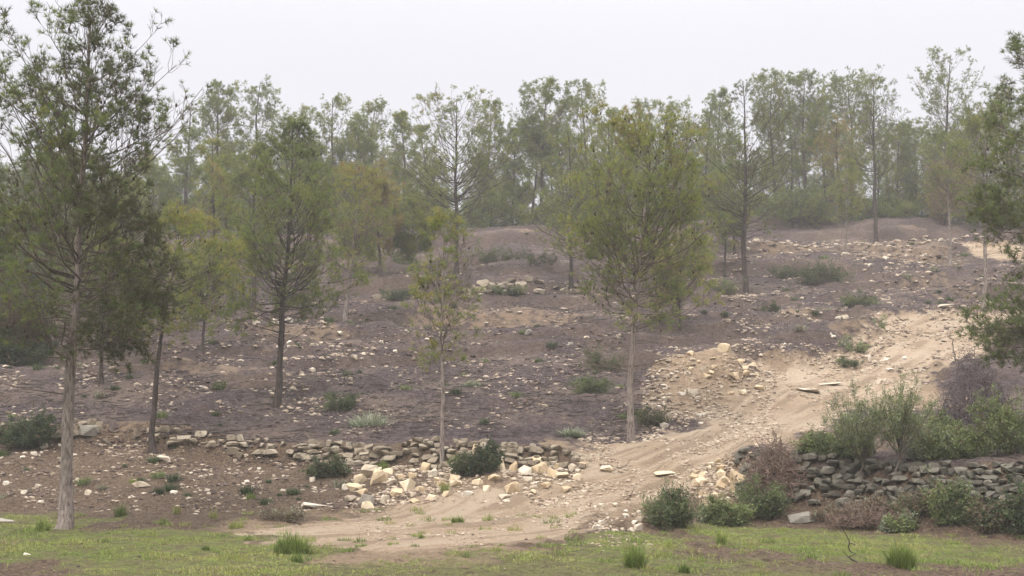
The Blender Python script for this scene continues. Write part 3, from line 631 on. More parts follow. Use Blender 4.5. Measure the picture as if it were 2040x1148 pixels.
pine(550, 820, 250, 650, 150, 'cone', .36, 2, (24, 0), 6, 4, 'full conical green pine with a forked black trunk above the silvery bush', r0=.12, dead=3, cones=80, tvar=.18, dens=1.05, low=1.1, m2x=1.25)
pine(688, 668, 338, 570, 88, 'oval', .52, 1, (30, 0), 0, 5, 'yellow-topped pine on a pale bare trunk behind the conical pine', topt=.2, dead=10, bark=M_BARK)
pine(877, 940, 440, 745, 66, 'thin', .50, 2, (6, 0), -4, 27, 'slender sparse young pine growing in front of the ruined wall', r0=.062, dens=.5, low=.6, m2x=.6, dead=10, bark=M_BARK, cones=25, elev=(25, 60))
pine(1256, 880, 238, 660, 160, 'oval', .46, 2, (48, 0), -8, 7, 'large olive pine with a leaning slim trunk beside the track', r0=.105, bark=M_BARK, dens=.95, dead=14, cones=180, elev=(12, 60), topt=.1, lobes=[(.2, 4.0, 1.0, 3.6), (3.0, 4.6, .85, 3.0), (1.2, 5.2, .6, 2.6)])
pine(1492, 594, 165, 470, 118, 'cone', .20, 1, (-4, 0), 2, 8, 'tall dark green pine with wide bare lower boughs on the upper terrace', r0=.15, dead=16, elev=(10, 55), dens=1.25)
pine(1357, 682, 470, 625, 85, 'oval', .58, 1, (-10, 0), 0, 9, 'low golden-green pine half hidden behind the olive pine', dead=3)
pine(1445, 556, 360, 490, 40, 'thin', .42, 1, (2, 0), 0, 10, 'thin young pine just left of the wide-boughed pine', dead=6)
pine(1462, 520, 330, 470, 50, 'oval', .36, 0, (0, 0), 0, 11, 'short pine with a stubby trunk behind the wide-boughed pine', dead=4)
pine(1958, 624, 215, 455, 92, 'oval', .36, 1, (14, 0), 6, 12, 'slim pine with a curved bare trunk at the bend of the track', r0=.10, dead=9, bark=M_BARK)
pine(1895, 536, 275, 425, 62, 'oval', .44, 1, (-4, 0), 0, 13, 'grey-green pine on a straight bare trunk above the bend', dead=7, tvar=.25, bark=M_BARK)
pine(1688, 524, 325, 440, 36, 'thin', .50, 1, (2, 0), 0, 14, 'thin pale young pine alone on the stony upper slope', dens=.75, dead=5, bark=M_BARK)
pine(1748, 494, 158, 390, 62, 'oval', .33, 1, (0, 0), 0, 15, 'tall straight pine with a forked base on the stony rise', dead=8)
pine(2228, 1010, 70, 640, 185, 'wide', .20, 2, (-10, 0), 0, 16, 'big dark pine whose boughs hang in over the brush heap', Y=33.0, r0=.17, dens=1.3, low=1., elev=(2, 50), tvar=.12, dead=0, cones=60,
     lobes=[(PI, 2.5, 3.0, .35), (PI + .22, 2.3, 3.0, .1), (PI - .3, 2.9, 3.1, .0), (PI - .12, 2.0, 2.6, .2), (PI - .25, 5.3, 2.9, .5), (PI + .15, 6.0, 2.8, .6), (PI, 6.8, 2.5, .9), (PI - .35, 7.6, 2.2, 1.0), (PI + .1, 5.0, 2.7, .1), (PI - .1, 8.4, 1.9, 1.0)])
pine(908, 575, 195, 480, 118, 'oval', .37, 1, (0, 0), 4, 17, 'broad many-topped green pine in the middle of the upper wood', dens=1.2, topt=.08, lobes=[(.1, 4.6, 1.3, 5.2), (3.2, 4.8, 1.1, 5.2), (1.9, 5.2, .8, 5.0)])
pine(1140, 600, 265, 520, 98, 'cone', .42, 1, (-6, 0), 0, 18, 'light green pine close behind the olive pine', dead=5)
pine(1215, 560, 255, 510, 90, 'oval', .40, 1, (0, 0), 0, 19, 'bushy green pine directly behind the olive pine crown', dead=5)
pine(425, 585, 285, 470, 52, 'thin', .62, 0, (-8, 0), 0, 20, 'half-brown thin pine with a dark stem left of the conical pine', tvar=.4, dens=.9)
pine(505, 620, 300, 500, 60, 'oval', .40, 0, (0, 0), 0, 21, 'grey-green pine hiding behind the left flank of the conical pine')
pine(405, 722, 500, 640, 62, 'oval', .50, 1, (6, 0), 0, 22, 'young brownish pine with a thin stem on the needle slope', dead=6)
pine(708, 568, 420, 520, 38, 'thin', .50, 0, (0, 0), 0, 23, 'small thin pine between two wall remnants', dead=6)
pine(757, 574, 330, 510, 40, 'thin', .93, 0, (-10, 0), 0, 24, 'dying brown pine with bare lower stem', tvar=.2, dead=8)
pine(822, 562, 400, 520, 45, 'oval', .46, 0, (0, 0), 0, 25, 'small olive pine in front of the upper wood')
# upper wood: the stand on and behind the crest
UPPER = [
 (60, 520, 330, 450, 80, 'oval', .22, 88, 'dark pine behind the tall pine, far left'),
 (230, 560, 360, 470, 60, 'oval', .34, 86, 'dim pine glimpsed through the tall pine crown'),
 (370, 500, 200, 380, 36, 'thin', .34, 92, 'sparse lanky pine right of the tall pine crown'),
 (415, 500, 172, 350, 40, 'high', .36, 97, 'lanky see-through pine with a clear double top'),
 (452, 500, 255, 400, 30, 'thin', .55, 99, 'faint brownish pine in the gap beside the lanky pines'),
 (525, 500, 158, 400, 58, 'oval', .30, 98, 'tall grey pine rising behind the conical pine'),
 (578, 500, 222, 400, 42, 'oval', .34, 101, 'shorter grey pine beside the tall grey pine'),
 (630, 500, 290, 420, 45, 'oval', .40, 100, 'pale pine filling the gap right of the conical pine top'),
 (672, 500, 195, 380, 48, 'oval', .32, 99, 'airy pine with three small tops'),
 (722, 500, 232, 400, 45, 'oval', .34, 101, 'dense pine between the airy pine and the dying pine'),
 (748, 500, 208, 360, 40, 'high', .38, 105, 'airy round-topped pine behind the dying pine'),
 (797, 478, 230, 380, 30, 'high', .35, 99, 'pine of sparse tufts on a thin leaning stem'),
 (850, 500, 250, 400, 45, 'cone', .30, 103, 'shadowy pine left of the many-topped pine'),
 (962, 500, 210, 400, 45, 'oval', .34, 102, 'pointed pine right of the many-topped pine'),
 (1015, 470, 262, 390, 34, 'high', .28, 104, 'thin dark pine in the notch of the skyline'),
 (1055, 472, 240, 370, 34, 'high', .26, 101, 'dark-stemmed pine above the orange mound'),
 (1078, 474, 168, 340, 46, 'high', .34, 100, 'lanky pine with a white lower trunk above the orange mound'),
 (1120, 480, 225, 400, 45, 'oval', .32, 104, 'mid green pine between the lanky pine and the broad crest pine'),
 (1178, 480, 168, 390, 66, 'oval', .36, 103, 'broad crest pine with bristling top'),
 (1230, 480, 225, 400, 45, 'oval', .36, 107, 'lower crest pine left of the olive pine top'),
 (1272, 480, 205, 390, 45, 'oval', .34, 108, 'crest pine behind the olive pine top'),
 (1348, 480, 205, 400, 70, 'oval', .36, 106, 'round crest pine right of the olive pine top'),
 (1405, 480, 195, 400, 50, 'cone', .30, 109, 'dark crest pine left of the wide-boughed pine'),
 (1440, 480, 182, 390, 45, 'oval', .34, 112, 'narrow crest pine behind the wide-boughed pine'),
 (1552, 470, 150, 380, 44, 'high', .34, 107, 'slender crest pine right of the wide-boughed pine'),
 (1580, 470, 215, 400, 50, 'oval', .38, 110, 'olive pine filling the stand behind the slim black trunk'),
 (1617, 447, 150, 290, 46, 'high', .30, 105, 'pine on a long straight black trunk at the crest'),
 (1655, 450, 200, 360, 42, 'oval', .33, 112, 'pine between the black trunk and the yellow-topped crest pine'),
 (1690, 452, 150, 300, 66, 'high', .28, 110, 'broad flat-topped crest pine above the yellow crown'),
 (1690, 455, 235, 380, 46, 'oval', .70, 104, 'small crest pine with a bright yellow-green crown'),
 (1790, 455, 250, 390, 50, 'oval', .32, 108, 'dim pine right of the forked-base pine'),
 (1830, 455, 262, 400, 55, 'oval', .26, 112, 'low dusky pine in the dip of the skyline'),
 (1885, 452, 105, 370, 84, 'oval', .30, 106, 'huge hazy crest pine, tallest of the upper wood'),
 (1880, 470, 330, 430, 50, 'oval', .88, 102, 'rusty brown young pine at the crest'),
 (1945, 455, 235, 400, 52, 'cone', .30, 108, 'grey pine between the huge pine and the slim curved pine'),
 (2010, 460, 180, 400, 66, 'oval', .30, 104, 'tall hazy pine behind the overhanging dark boughs'),
 (2085, 460, 190, 400, 70, 'oval', .30, 104, 'hazy pine beyond the frame edge of the wood'),
 (-40, 500, 300, 420, 70, 'oval', .28, 92, 'grey pine at the far edge behind the tall pine'),
 (130, 520, 300, 440, 60, 'oval', .30, 97, 'grey pine hidden behind the tall pine crown'),
 (300, 520, 330, 440, 50, 'oval', .36, 94, 'faint olive pine beside the tall pine crown edge'),
]
for i, (u, v, top, cb, hw, prof, tint, Yd, lab) in enumerate(UPPER):
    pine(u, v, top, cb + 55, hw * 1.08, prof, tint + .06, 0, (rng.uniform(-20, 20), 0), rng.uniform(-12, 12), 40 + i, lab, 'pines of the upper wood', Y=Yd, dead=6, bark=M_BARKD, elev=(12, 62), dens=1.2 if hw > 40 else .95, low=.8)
for i in range(30):
    u = -60 + i * 72 + rng.uniform(-14, 14); tp = np.interp(u, [-60, 300, 600, 1000, 1400, 1800, 2100], [330, 300, 285, 285, 245, 245, 235]) + rng.uniform(-10, 60)
    pine(u, 470, tp, 445, rng.uniform(40, 60), ('oval', 'high', 'cone')[i % 3], rng.uniform(.24, .42), 0, (rng.uniform(-8, 8), 0), 0, 200 + i, 'dim hazy pine filling the far back of the wood', 'dim pines at the far back of the wood', Y=rng.uniform(113, 127), dead=4, elev=(10, 60), low=.9)
for i in range(46):
    u = -40 + i * 46 + rng.uniform(-18, 18); tp = rng.uniform(360, 425) + (12 if u < 1200 else 0)
    pine(u, 470, tp, 475, rng.uniform(48, 75), ('cone', 'oval')[i % 2], rng.uniform(.26, .5), 0, (0, 0), 0, 300 + i, 'low bushy young pine in the shade under the upper wood', 'young pines under the upper wood', Y=rng.uniform(101, 118), dead=0, elev=(5, 55), low=1., xs=.8)

# ------------------------------------------------------------------ shrubs, tufts, brush
def leaves(C, n_per, spread, size, r, asp=.5):
    n = len(C); c = C[:, None] + r.normal(size=(n, n_per, 3)) * spread; d = unit(r.normal(size=(n, n_per, 3)) + np.array([0, 0, .4])); a = unit(np.cross(d, r.normal(size=d.shape)))
    L = size * r.uniform(.6, 1.3, (n, n_per, 1)); V = np.stack([c, c + d * L * .5 + a * L * asp * .5, c + d * L, c + d * L * .5 - a * L * asp * .5], 2)
    return V.reshape(-1, 3), np.arange(n * n_per * 4).reshape(-1, 4)
def shrub(u, v, w, h, tint, label, leaf=.05, dens=1., seed=0, name='shrub', cat='shrub', group=None, brown=.1, stemw=.006, tv=.15, asp=.5, up=.6):
    """leafy shrub; w, h: width and height in photo pixels"""
    p = put(u, v); s = p[1] / FPX; r = np.random.default_rng(seed or int(u * 3 + v)); Wd, Ht = w * s * .5, h * s
    root = link(name, None, tuple(p), 0, None, label, cat, group)
    n = int(max(10, 26 * dens * min(3, max(.5, w / 60)))); a = r.uniform(0, 6.28, n); q = np.sqrt(r.uniform(0, 1, n)); nc = int(np.clip(w / 22, 2, 6)); cc = np.stack([np.linspace(-.62, .62, nc) * Wd, r.uniform(-.4, .4, nc) * Wd], 1); ch = r.uniform(.55, 1.08, nc); ci = r.integers(0, nc, n); cr_ = Wd * (.75 / math.sqrt(nc) + .08)
    e = np.stack([cc[ci, 0] + np.cos(a) * q * cr_, cc[ci, 1] + np.sin(a) * q * cr_, ch[ci] * Ht * (1 - .5 * q ** 2) * r.uniform(.3, 1.4, n)], 1)
    b = e * np.array([.35, .35, 0]) ; b[:, 2] = -.05; tq = np.linspace(0, 1, 5); P = b[:, None] * (1 - tq)[None, :, None] + e[:, None] * tq[None, :, None]; P[..., 2] = b[:, 2:3] + (e[:, 2:3] - b[:, 2:3]) * tq ** .8
    P[:, 1:] += r.normal(size=P[:, 1:].shape) * .05 * Ht
    sb = Bag(); V, F = tubes(P, np.full((n, 1), stemw) * (1 - .6 * tq)[None], 3); sb.add(V, F)
    m = 7; s2 = r.uniform(.25, 1, (n, m)); O, T = interp_poly(P, s2); D = unit(T * .5 + r.normal(size=T.shape) * .7 + np.array([0, 0, up * .5])); L = (.22 * Ht + .25 * Wd) * r.uniform(.4, 1.1, (n, m, 1))
    L = L * r.uniform(.5, 1.2); O = O.reshape(-1, 3); E = O + (D * L).reshape(-1, 3); P2 = np.stack([O, (O + E) / 2 + r.normal(size=O.shape) * .01, E], 1); V, F = tubes(P2, np.full((len(P2), 3), stemw * .55), 3); sb.add(V, F)
    k = r.uniform(.25, 1.0, (len(O), 5)); C, _ = interp_poly(P2, k); C = C.reshape(-1, 3); C = C[C[:, 2] > 0.02]
    leaf = leaf * 1.25; V, F = leaves(C, max(2, int(4 * dens)), leaf * .6, leaf, r, asp); n4 = len(C)
    cl = fbm(C[:, 0] * 2.2 + 5, C[:, 2] * 2.2 + C[:, 1], seed % 31, 2) - .5
    tt = np.clip(tint + cl * tv * 4 + r.normal(0, .04, n4), 0, .93); tt = np.where(r.random(n4) < brown, 1.0, tt)
    lb = Bag(); lb.add(V, F, 0, np.repeat(tt, max(2, int(4 * dens))))
    link('stem', sb.build('stem', [M_TWIG if brown < .5 else M_BRUSH], False), parent=root); link('foliage', lb.build('foliage', [M_LEAF]), parent=root)
    return root
def blades(C, H, r, lean=.35, wd=.012, tint=.4, tv=.15):
    n = len(C); a = r.uniform(0, 6.28, n); l = np.abs(r.normal(0, lean, n)); d = np.stack([np.cos(a) * l, np.sin(a) * l, np.ones(n)], 1); w = np.stack([-np.sin(a), np.cos(a), 0 * a], 1) * (wd * .5)
    h = (H * r.uniform(.5, 1.1, n))[:, None] if np.ndim(H) == 0 else (H * r.uniform(.6, 1.1, n))[:, None]
    m = C + d * h * .55; t = C + d * h + np.stack([np.cos(a) * l * .35, np.sin(a) * l * .35, -.15 * l], 1) * h
    V = np.stack([C - w, C + w, m + w * .8, m - w * .8, t], 1).reshape(-1, 3); i = np.arange(n)[:, None] * 5
    return V, i + np.array([[0, 1, 2, 3]]), i + np.array([[3, 2, 4]]), np.clip(tint + r.normal(0, tv, n), 0, 1)
def tuft(u, v, w, h, tint, label, n=220, seed=0, name='grass_tuft', cat='grass tuft', group=None, lean=.32, wd=.012, m=None, tv=.12):
    p = put(u, v); s = p[1] / FPX; r = np.random.default_rng(seed or int(u * 5 + v)); q = np.sqrt(r.uniform(0, 1, n)); a = r.uniform(0, 6.28, n)
    C = np.stack([np.cos(a) * q * w * s * .3, np.sin(a) * q * w * s * .25, np.full(n, -.02)], 1)
    V, F4, F3, t = blades(C, h * s * r.uniform(.45, 1.1, n) * (1 - .45 * q ** 2), r, lean * 1.35, wd, tint, tv); b = Bag(); b.add(V, F4, 0, t); b.add(V[:0], F3 - b.n, 0, t)
    return link(name, b.build(name, [m or M_BLADE]), tuple(p), 0, None, label, cat, group)
# foreground and wall side
for (u, v, w, h, t, lab, kw) in [
    (55, 898, 120, 55, .16, 'dark green bush in front of the tumbled wall, beside the tall trunk', dict(dens=1.6)),
    (955, 968, 90, 52, .12, 'dark evergreen bush in the golden stone heap', dict(dens=1.8)),
    (1335, 1052, 110, 66, .36, 'bushy dark green shrub at the lower edge of the track', dict(dens=1.2, leaf=.075, asp=.22, up=1.4, tv=.14, brown=.12)),
    (1440, 1045, 100, 58, .62, 'grey-green shrub between the track and the wall end', dict(dens=1.4, tv=.14)),
    (1520, 1028, 100, 62, .42, 'green shrub in front of the brown brush heap', dict(dens=1.2, leaf=.07, asp=.25, up=1.3, tv=.14)),
    (1640, 905, 95, 45, .50, 'low fresh green shrub on top of the dark wall', dict(dens=1.1)),
    (1700, 908, 80, 48, .36, 'leafy green shrub on the wall between the heap and the wild olives', dict(dens=1.1)),
    (1850, 908, 120, 70, .76, 'pale grey-green shrub right of the wild olives', dict(dens=1.1, leaf=.06, asp=.3)),
    (1925, 908, 120, 66, .60, 'olive green thicket shrub on the wall top', dict(dens=1.4)),
    (2010, 908, 130, 105, .58, 'bright green bushy shrub beneath the dark pine boughs', dict(dens=1.3, leaf=.06, asp=.3, up=1.1)),
    (1890, 866, 70, 34, .55, 'green shrub below the grey brush heap', dict(dens=1.2)),
    (1900, 1045, 95, 98, .46, 'green shrub growing up against the dark wall', dict(dens=1.3)),
    (1830, 1036, 90, 52, .34, 'dusky brown-green shrub at the foot of the wall', dict(brown=.55, dens=1.0)),
    (1735, 1045, 110, 44, .95, 'dry brown bramble at the foot of the dark wall', dict(brown=.9, dens=.8, leaf=.04)),
    (1660, 1032, 80, 30, .95, 'small dry brown bramble beside the flat grey slab', dict(brown=.85, dens=.8, leaf=.04)),
    (1975, 1052, 80, 60, .30, 'dark bramble hanging in front of the wall', dict(brown=.45, dens=1.1)),
    (2045, 1055, 90, 100, .18, 'dark green shrub in the corner of the meadow', dict(dens=1.2)),
    (1790, 1058, 60, 30, .76, 'small silvery shrub at the meadow edge below the wall', dict()),
    (650, 945, 90, 40, .22, 'dark scrubby bush growing out of the slabby wall', dict(dens=1.1, brown=.25)),
    (560, 1042, 110, 26, .95, 'dry brown weeds at the edge of the sandy ground', dict(brown=.7, dens=.9, leaf=.03)),
    (675, 830, 66, 30, .30, 'low dark heather bush beside the silvery bush', dict(dens=1.4, leaf=.035)),
    (1180, 792, 95, 34, .40, 'broad low green bush on the slope left of the leaning trunk', dict(dens=1.4, leaf=.035)),
    (1205, 752, 95, 40, .30, 'straggly dark bush on the mound behind the leaning trunk', dict(dens=1.0, leaf=.035, brown=.3)),
    (1300, 850, 60, 32, .26, 'low dark bush right of the leaning trunk', dict(brown=.3)),
    (438, 784, 28, 18, .52, 'small round green bush alone on the needle slope', dict(leaf=.035)),
    (1530, 640, 40, 26, .22, 'small dark round bush on the upper terrace', dict(leaf=.045)),
    (1705, 718, 54, 26, .66, 'low grey-green bush on the bank of the bend', dict(leaf=.045)),
    (1752, 670, 30, 26, .70, 'yellow-green bush on the corner of the bend', dict(leaf=.045)),
    (1690, 732, 44, 16, .40, 'small ragged bush just below the grey-green bush', dict(leaf=.04)),
    (1570, 562, 80, 32, .24, 'dark heath bush left in the row on the stony slope', dict(leaf=.05)),
    (1640, 568, 110, 40, .26, 'largest dark heath bush on the stony slope', dict(leaf=.05, dens=1.3)),
    (1710, 612, 80, 22, .40, 'low olive bush on the terrace below the heath bushes', dict(leaf=.05)),
    (790, 622, 66, 36, .24, 'dark bush beside the small wall remnant', dict(leaf=.05)),
    (1075, 560, 60, 34, .20, 'dark purple-green bush below the orange mound', dict(leaf=.05, brown=.35)),
    (1025, 545, 60, 40, .30, 'grey bush left below the orange mound', dict(leaf=.05, brown=.2)),
    (975, 545, 80, 42, .42, 'olive bush behind the slender pine top', dict(leaf=.05)),
    (1010, 612, 70, 22, .34, 'low bush on top of the short wall remnant', dict(leaf=.05)),
    (810, 540, 80, 50, .34, 'grey-green thicket below the leaning thin pine', dict(leaf=.055, brown=.2)),
    (30, 735, 180, 120, .16, 'dense dark evergreen bush behind the tall trunk', dict(leaf=.085, dens=2.2)),
    (20, 640, 220, 190, .40, 'large bluish-green leafy tree-like bush at the frame edge', dict(leaf=.11, dens=2.2)),
    (1440, 600, 80, 36, .52, 'yellowish bush beside the thin young pine', dict(leaf=.05))]:
    shrub(u, v, w, h, t, lab, **kw)
for (u, v, w, h, t, lab) in [(735, 848, 84, 46, .88, 'silvery grey-green spurge bush on the slope above the slabby wall'), (1140, 866, 44, 28, .86, 'small silvery spurge bush left of the leaning trunk'),
                             (940, 766, 34, 22, .82, 'little pale green spurge on the needle slope')]:
    tuft(u, v, w * 1.5, h, t, lab, 420, lean=.8, wd=.03, m=M_LEAF, tv=.05, name='spurge_bush', cat='bush')
# spiky green tufts of the meadow
for (u, v, w, h, t, n, lab) in [
    (1265, 1132, 56, 70, .32, 520, 'tall spiky green broom tuft in the middle of the meadow'), (1795, 1132, 84, 70, .36, 800, 'wide spiky green broom tuft near the bare stick'),
    (580, 1100, 110, 60, .34, 900, 'wide bright green clump at the sandy edge of the grass'), (592, 1122, 40, 26, .30, 160, 'small green clump just below the wide bright clump'),
    (1363, 1142, 36, 30, .22, 200, 'short bluish-green tuft below the spiky broom'), (240, 1028, 36, 42, .12, 220, 'bluish upright tuft at the foot of the brown slope'),
    (352, 1022, 28, 24, .66, 120, 'yellowish tuft right of the bluish upright tuft'), (326, 1042, 36, 20, .34, 160, 'green tuft below the yellowish tuft'),
    (912, 1044, 44, 24, .30, 200, 'dark green tuft on the sandy ground by the track'), (85, 1060, 50, 34, .40, 220, 'grassy tuft leaning at the foot of the thick pale trunk'),
    (410, 1096, 24, 18, .24, 110, 'small dark tuft in the grass left of the bright clump'), (495, 1078, 30, 18, .30, 120, 'small tuft on the sand left of the bright clump'),
    (762, 936, 40, 30, .34, 200, 'green grassy tuft at the foot of the slabby wall'), (905, 938, 44, 30, .34, 220, 'green grassy tuft under the slender pine'),
    (1437, 1088, 34, 42, .45, 160, 'thin grassy tuft in front of the grey-green shrub'), (1485, 1092, 26, 24, .60, 110, 'dry grassy tuft right of the thin grassy tuft'),
    (500, 988, 34, 18, .36, 140, 'low green tuft on the brown slope above the dry weeds'), (265, 968, 30, 18, .50, 130, 'mossy tuft beside the flat pale slab'),
    (470, 1050, 50, 26, .55, 160, 'dry feathery tuft at the meadow edge'), (425, 1035, 26, 34, .62, 90, 'tall thin dry grass at the foot of the brown slope'),
    (885, 1000, 30, 34, .45, 110, 'tall weed standing in the golden stone heap'), (1000, 1090, 26, 12, .35, 80, 'flat weed on the lower edge of the track'),
    (840, 1075, 22, 14, .4, 80, 'small weed in the sand below the heap'), (720, 1090, 40, 14, .4, 120, 'low weed patch on the sand right of the bright clump'),
    (1330, 1090, 30, 20, .5, 100, 'dry tuft between the broom and the dark green shrub'), (1560, 1060, 40, 16, .5, 120, 'low dry tuft at the foot of the flat slab')]:
    tuft(u, v, w, h, t, lab, n)
# little heath tufts over the slope: nothing tells them apart
U = rng.uniform(-40, 1300, 95); Vv = rng.uniform(640, 860, 95)
U2 = rng.uniform(1300, 2040, 70); V2 = rng.uniform(480, 720, 70); U3 = rng.uniform(-40, 700, 30); V3 = rng.uniform(890, 1010, 30)
U = np.concatenate([U, U2, U3]); Vv = np.concatenate([Vv, V2, V3]); Pq = cast(U, Vv); trq = masks(Pq[:, 0], Pq[:, 1])[0]
PROTO = []
for k in range(6):
    r = np.random.default_rng(900 + k); n = 130; q = np.sqrt(r.uniform(0, 1, n)); a = r.uniform(0, 6.28, n); C = np.stack([np.cos(a) * q * .16, np.sin(a) * q * .16, np.full(n, -.03)], 1)
    V, F4, F3, t = blades(C, .26, r, .75, .016, (.12, .2, .26, .32, .95, .55)[k], .08); b = Bag(); b.add(V, F4, 0, t); b.add(V[:0], F3 - b.n, 0, t); PROTO.append(b.build('heath_tuft', [M_LEAF]))
for u, v, p, tq in zip(U, Vv, Pq, trq):
    if tq > .3: continue
    p[2] = height(p[:1], p[1:2])[0]
    o = link('heath_tuft', PROTO[rng.integers(6)], tuple(p), rng.uniform(0, 6.28), None, 'small low heath tuft dotted over the stony pine slope', 'heath tuft', 'small heath tufts dotted over the slope')
    k = rng.uniform(.4, 1.3) * (.6 + p[1] / 130); o.scale = (k, k, k * .95)

WEED = []
for k in range(6):
    r = np.random.default_rng(950 + k); n = 70; q = np.sqrt(r.uniform(0, 1, n)); a = r.uniform(0, 6.28, n); C = np.stack([np.cos(a) * q * .22, np.sin(a) * q * .16, np.full(n, -.02)], 1)
    V, F4, F3, t = blades(C, .18 * r.uniform(.3, 1.1, n), r, .8, .012, (.25, .35, .5, .65, .8, .45)[k], .15); b = Bag(); b.add(V, F4, 0, t); b.add(V[:0], F3 - b.n, 0, t); WEED.append(b.build('weed_tuft', [M_BLADE]))
for i in range(180):
    u = rng.uniform(-20, 1150) if i < 110 else rng.uniform(1180, 2040); v = (rng.uniform(1020, 1120) if i < 110 else rng.uniform(1060, 1146)); p = put(u, v)
    o = link('weed_tuft', WEED[rng.integers(6)], tuple(p), rng.uniform(0, 6.28), None, 'small weed tuft at the edge of the meadow and the sand', 'weed', 'small weeds of the meadow edge'); k = rng.uniform(.4, 1.0); o.scale = (k, k, k * rng.uniform(.7, 1.3))
# wild olives on the wall
def olive(u, v, top, cu, cw, cbot, label, seed, tint):
    p = put(u, v); s = p[1] / FPX; r = np.random.default_rng(seed); root = link('wild_olive', None, tuple(p), 0, None, label, 'small tree')
    H = (v - top) * s; dx = (cu - u) * s; Rw = cw * s * .5; hb = (v - cbot) * s
    t = np.linspace(0, 1, 8); T = np.stack([dx * t + r.normal(0, .02, 8), r.normal(0, .02, 8), -.1 + (hb * 1.15 + .1) * t], 1); tb = Bag(); V, F = tubes(T[None], (.032 * (1 - .5 * t))[None], 6); tb.add(V, F)
    n = 40; a = r.uniform(0, 6.28, n); q = np.sqrt(r.uniform(0, 1, n)); E = np.stack([dx + np.cos(a) * q * Rw, np.sin(a) * q * Rw, hb + (H - hb) * (1 - .5 * q ** 2) * r.uniform(.45, 1.02, n)], 1)
    S, _ = interp_poly(T[None], r.uniform(.55, 1, (1, n))); S = S[0]; tq = np.linspace(0, 1, 5); P = S[:, None] * (1 - tq)[None, :, None] + E[:, None] * tq[None, :, None]; P[:, 1:] += r.normal(size=P[:, 1:].shape) * .035
    V, F = tubes(P, (.011 * (1 - .7 * tq))[None].repeat(n, 0), 4); tb.add(V, F)
    m = 12; O, Tg = interp_poly(P, r.uniform(.25, 1, (n, m))); D = unit(Tg * .6 + r.normal(size=Tg.shape) * .6 + np.array([0, 0, .5])); L = r.uniform(.12, .34, (n, m, 1)); O = O.reshape(-1, 3); E2 = O + (D * L).reshape(-1, 3)
    P2 = np.stack([O, E2], 1); lb = Bag(); V, F = tubes(P2, np.full((len(P2), 2), .0035), 3); lb.add(V, F, 1)
    C, _ = interp_poly(P2, r.uniform(.1, 1, (len(P2), 7))); C = C.reshape(-1, 3); V, F = leaves(C, 3, .03, .05, r, .32); lb.add(V, F, 0, np.repeat(np.clip(tint + r.normal(0, .1, len(C)), 0, .9), 3))
    link('trunk', tb.build('trunk', [M_TWIG], True), parent=root); link('crown', lb.build('crown', [M_LEAF, M_TWIG]), parent=root)
olive(1778, 972, 735, 1800, 150, 880, 'wild olive with a thin bare stem in front of the dark wall', 1, .68)
olive(1722, 958, 750, 1712, 150, 895, 'denser wild olive standing left of the thin-stemmed one', 2, .70)

def brush(u, v, w, h, label, n, m, seed, lean=.5, group=None):
    p = put(u, v); s = p[1] / FPX; r = np.random.default_rng(seed); Wd, Ht = w * s * .5, h * s
    a = r.uniform(0, 6.28, n); q = np.sqrt(r.uniform(0, 1, n)); C = np.stack([np.cos(a) * q * Wd, np.sin(a) * q * Wd * .7, r.uniform(0, 1, n) * Ht * (1 - .75 * q ** 2)], 1)
    D = unit(np.stack([r.normal(0, .6, n), r.normal(0, .4, n), r.normal(-.1, .8, n)], 1)); L = r.uniform(.25, .75, n) * min(1.3, Ht * 1.2); tq = np.linspace(-.5, .5, 5)
    P = C[:, None] + D[:, None] * (L[:, None] * tq)[..., None] + r.normal(size=(n, 5, 3)) * .03; sag = r.uniform(.0, .5, n); P[..., 2] -= (sag * L)[:, None] * (tq ** 2); P[..., 2] = np.maximum(P[..., 2], -.05)
    b = Bag(); V, F = tubes(P, (r.uniform(.004, .012, n))[:, None] * np.linspace(1, .4, 5)[None], 4); b.add(V, F)
    return link('brush_heap', b.build('brush_heap', [m]), tuple(p), 0, None, label, 'brush heap', group)
brush(1545, 985, 95, 112, 'tangled heap of brown cut branches draped over the dark wall end', 800, M_BRUSH, 1)
brush(1945, 852, 140, 140, 'tall grey heap of dry cut branches under the dark pine boughs', 1100, M_BRUSHG, 2)
brush(1745, 1044, 190, 40, 'long low tangle of dry brown stems along the foot of the wall', 700, M_BRUSH, 3)
brush(1590, 690, 110, 30, 'low scatter of cut grey branches on the bank above the track', 260, M_BRUSHG, 4)

def stick(label, pts, r0, m=None, name='dead_branch', side=3, seed=0):
    P = putmany(np.array([q[0] for q in pts], float), np.array([q[1] for q in pts], float)); P[:, 2] += np.array([q[2] for q in pts])
    o = P[0].copy(); r = np.random.default_rng(seed); n = 12; Q, _ = interp_poly((P - o)[None], np.linspace(0, 1, n)[None]); Q = Q + np.concatenate([np.zeros((1, 1, 3)), r.normal(size=(1, n - 1, 3)) * .025], 1)
    b = Bag(); V, F = tubes(Q, (r0 * np.linspace(1, .35, n))[None], 6); b.add(V, F)
    k = r.integers(2, n - 1, side); E = Q[0, k] + r.normal(size=(side, 3)) * np.array([.12, .08, .10]) + np.array([0, 0, .08]); V, F = tubes(np.stack([Q[0, k], E], 1), np.full((side, 2), r0 * .35), 4); b.add(V, F)
    link(name, b.build(name, [m or M_BARKD], True), tuple(o), 0, None, label, 'branch')
stick('long fallen branch lying up the needle slope', [(775, 778, .03), (810, 768, .08), (845, 752, .2)], .03, seed=1)
stick('thin stick poking up from the middle of the track', [(1255, 1000, 0), (1258, 1000, .2), (1268, 1000, .36)], .012, side=1, seed=2)
stick('bare dark stick standing upright in the meadow', [(1700, 1125, -.02), (1694, 1125, .25), (1680, 1125, .58)], .016, side=3, seed=3)
stick('bare dead sapling beside the grey brush heap', [(1905, 738, 0), (1898, 738, .9), (1890, 738, 1.25)], .022, side=6, seed=4)
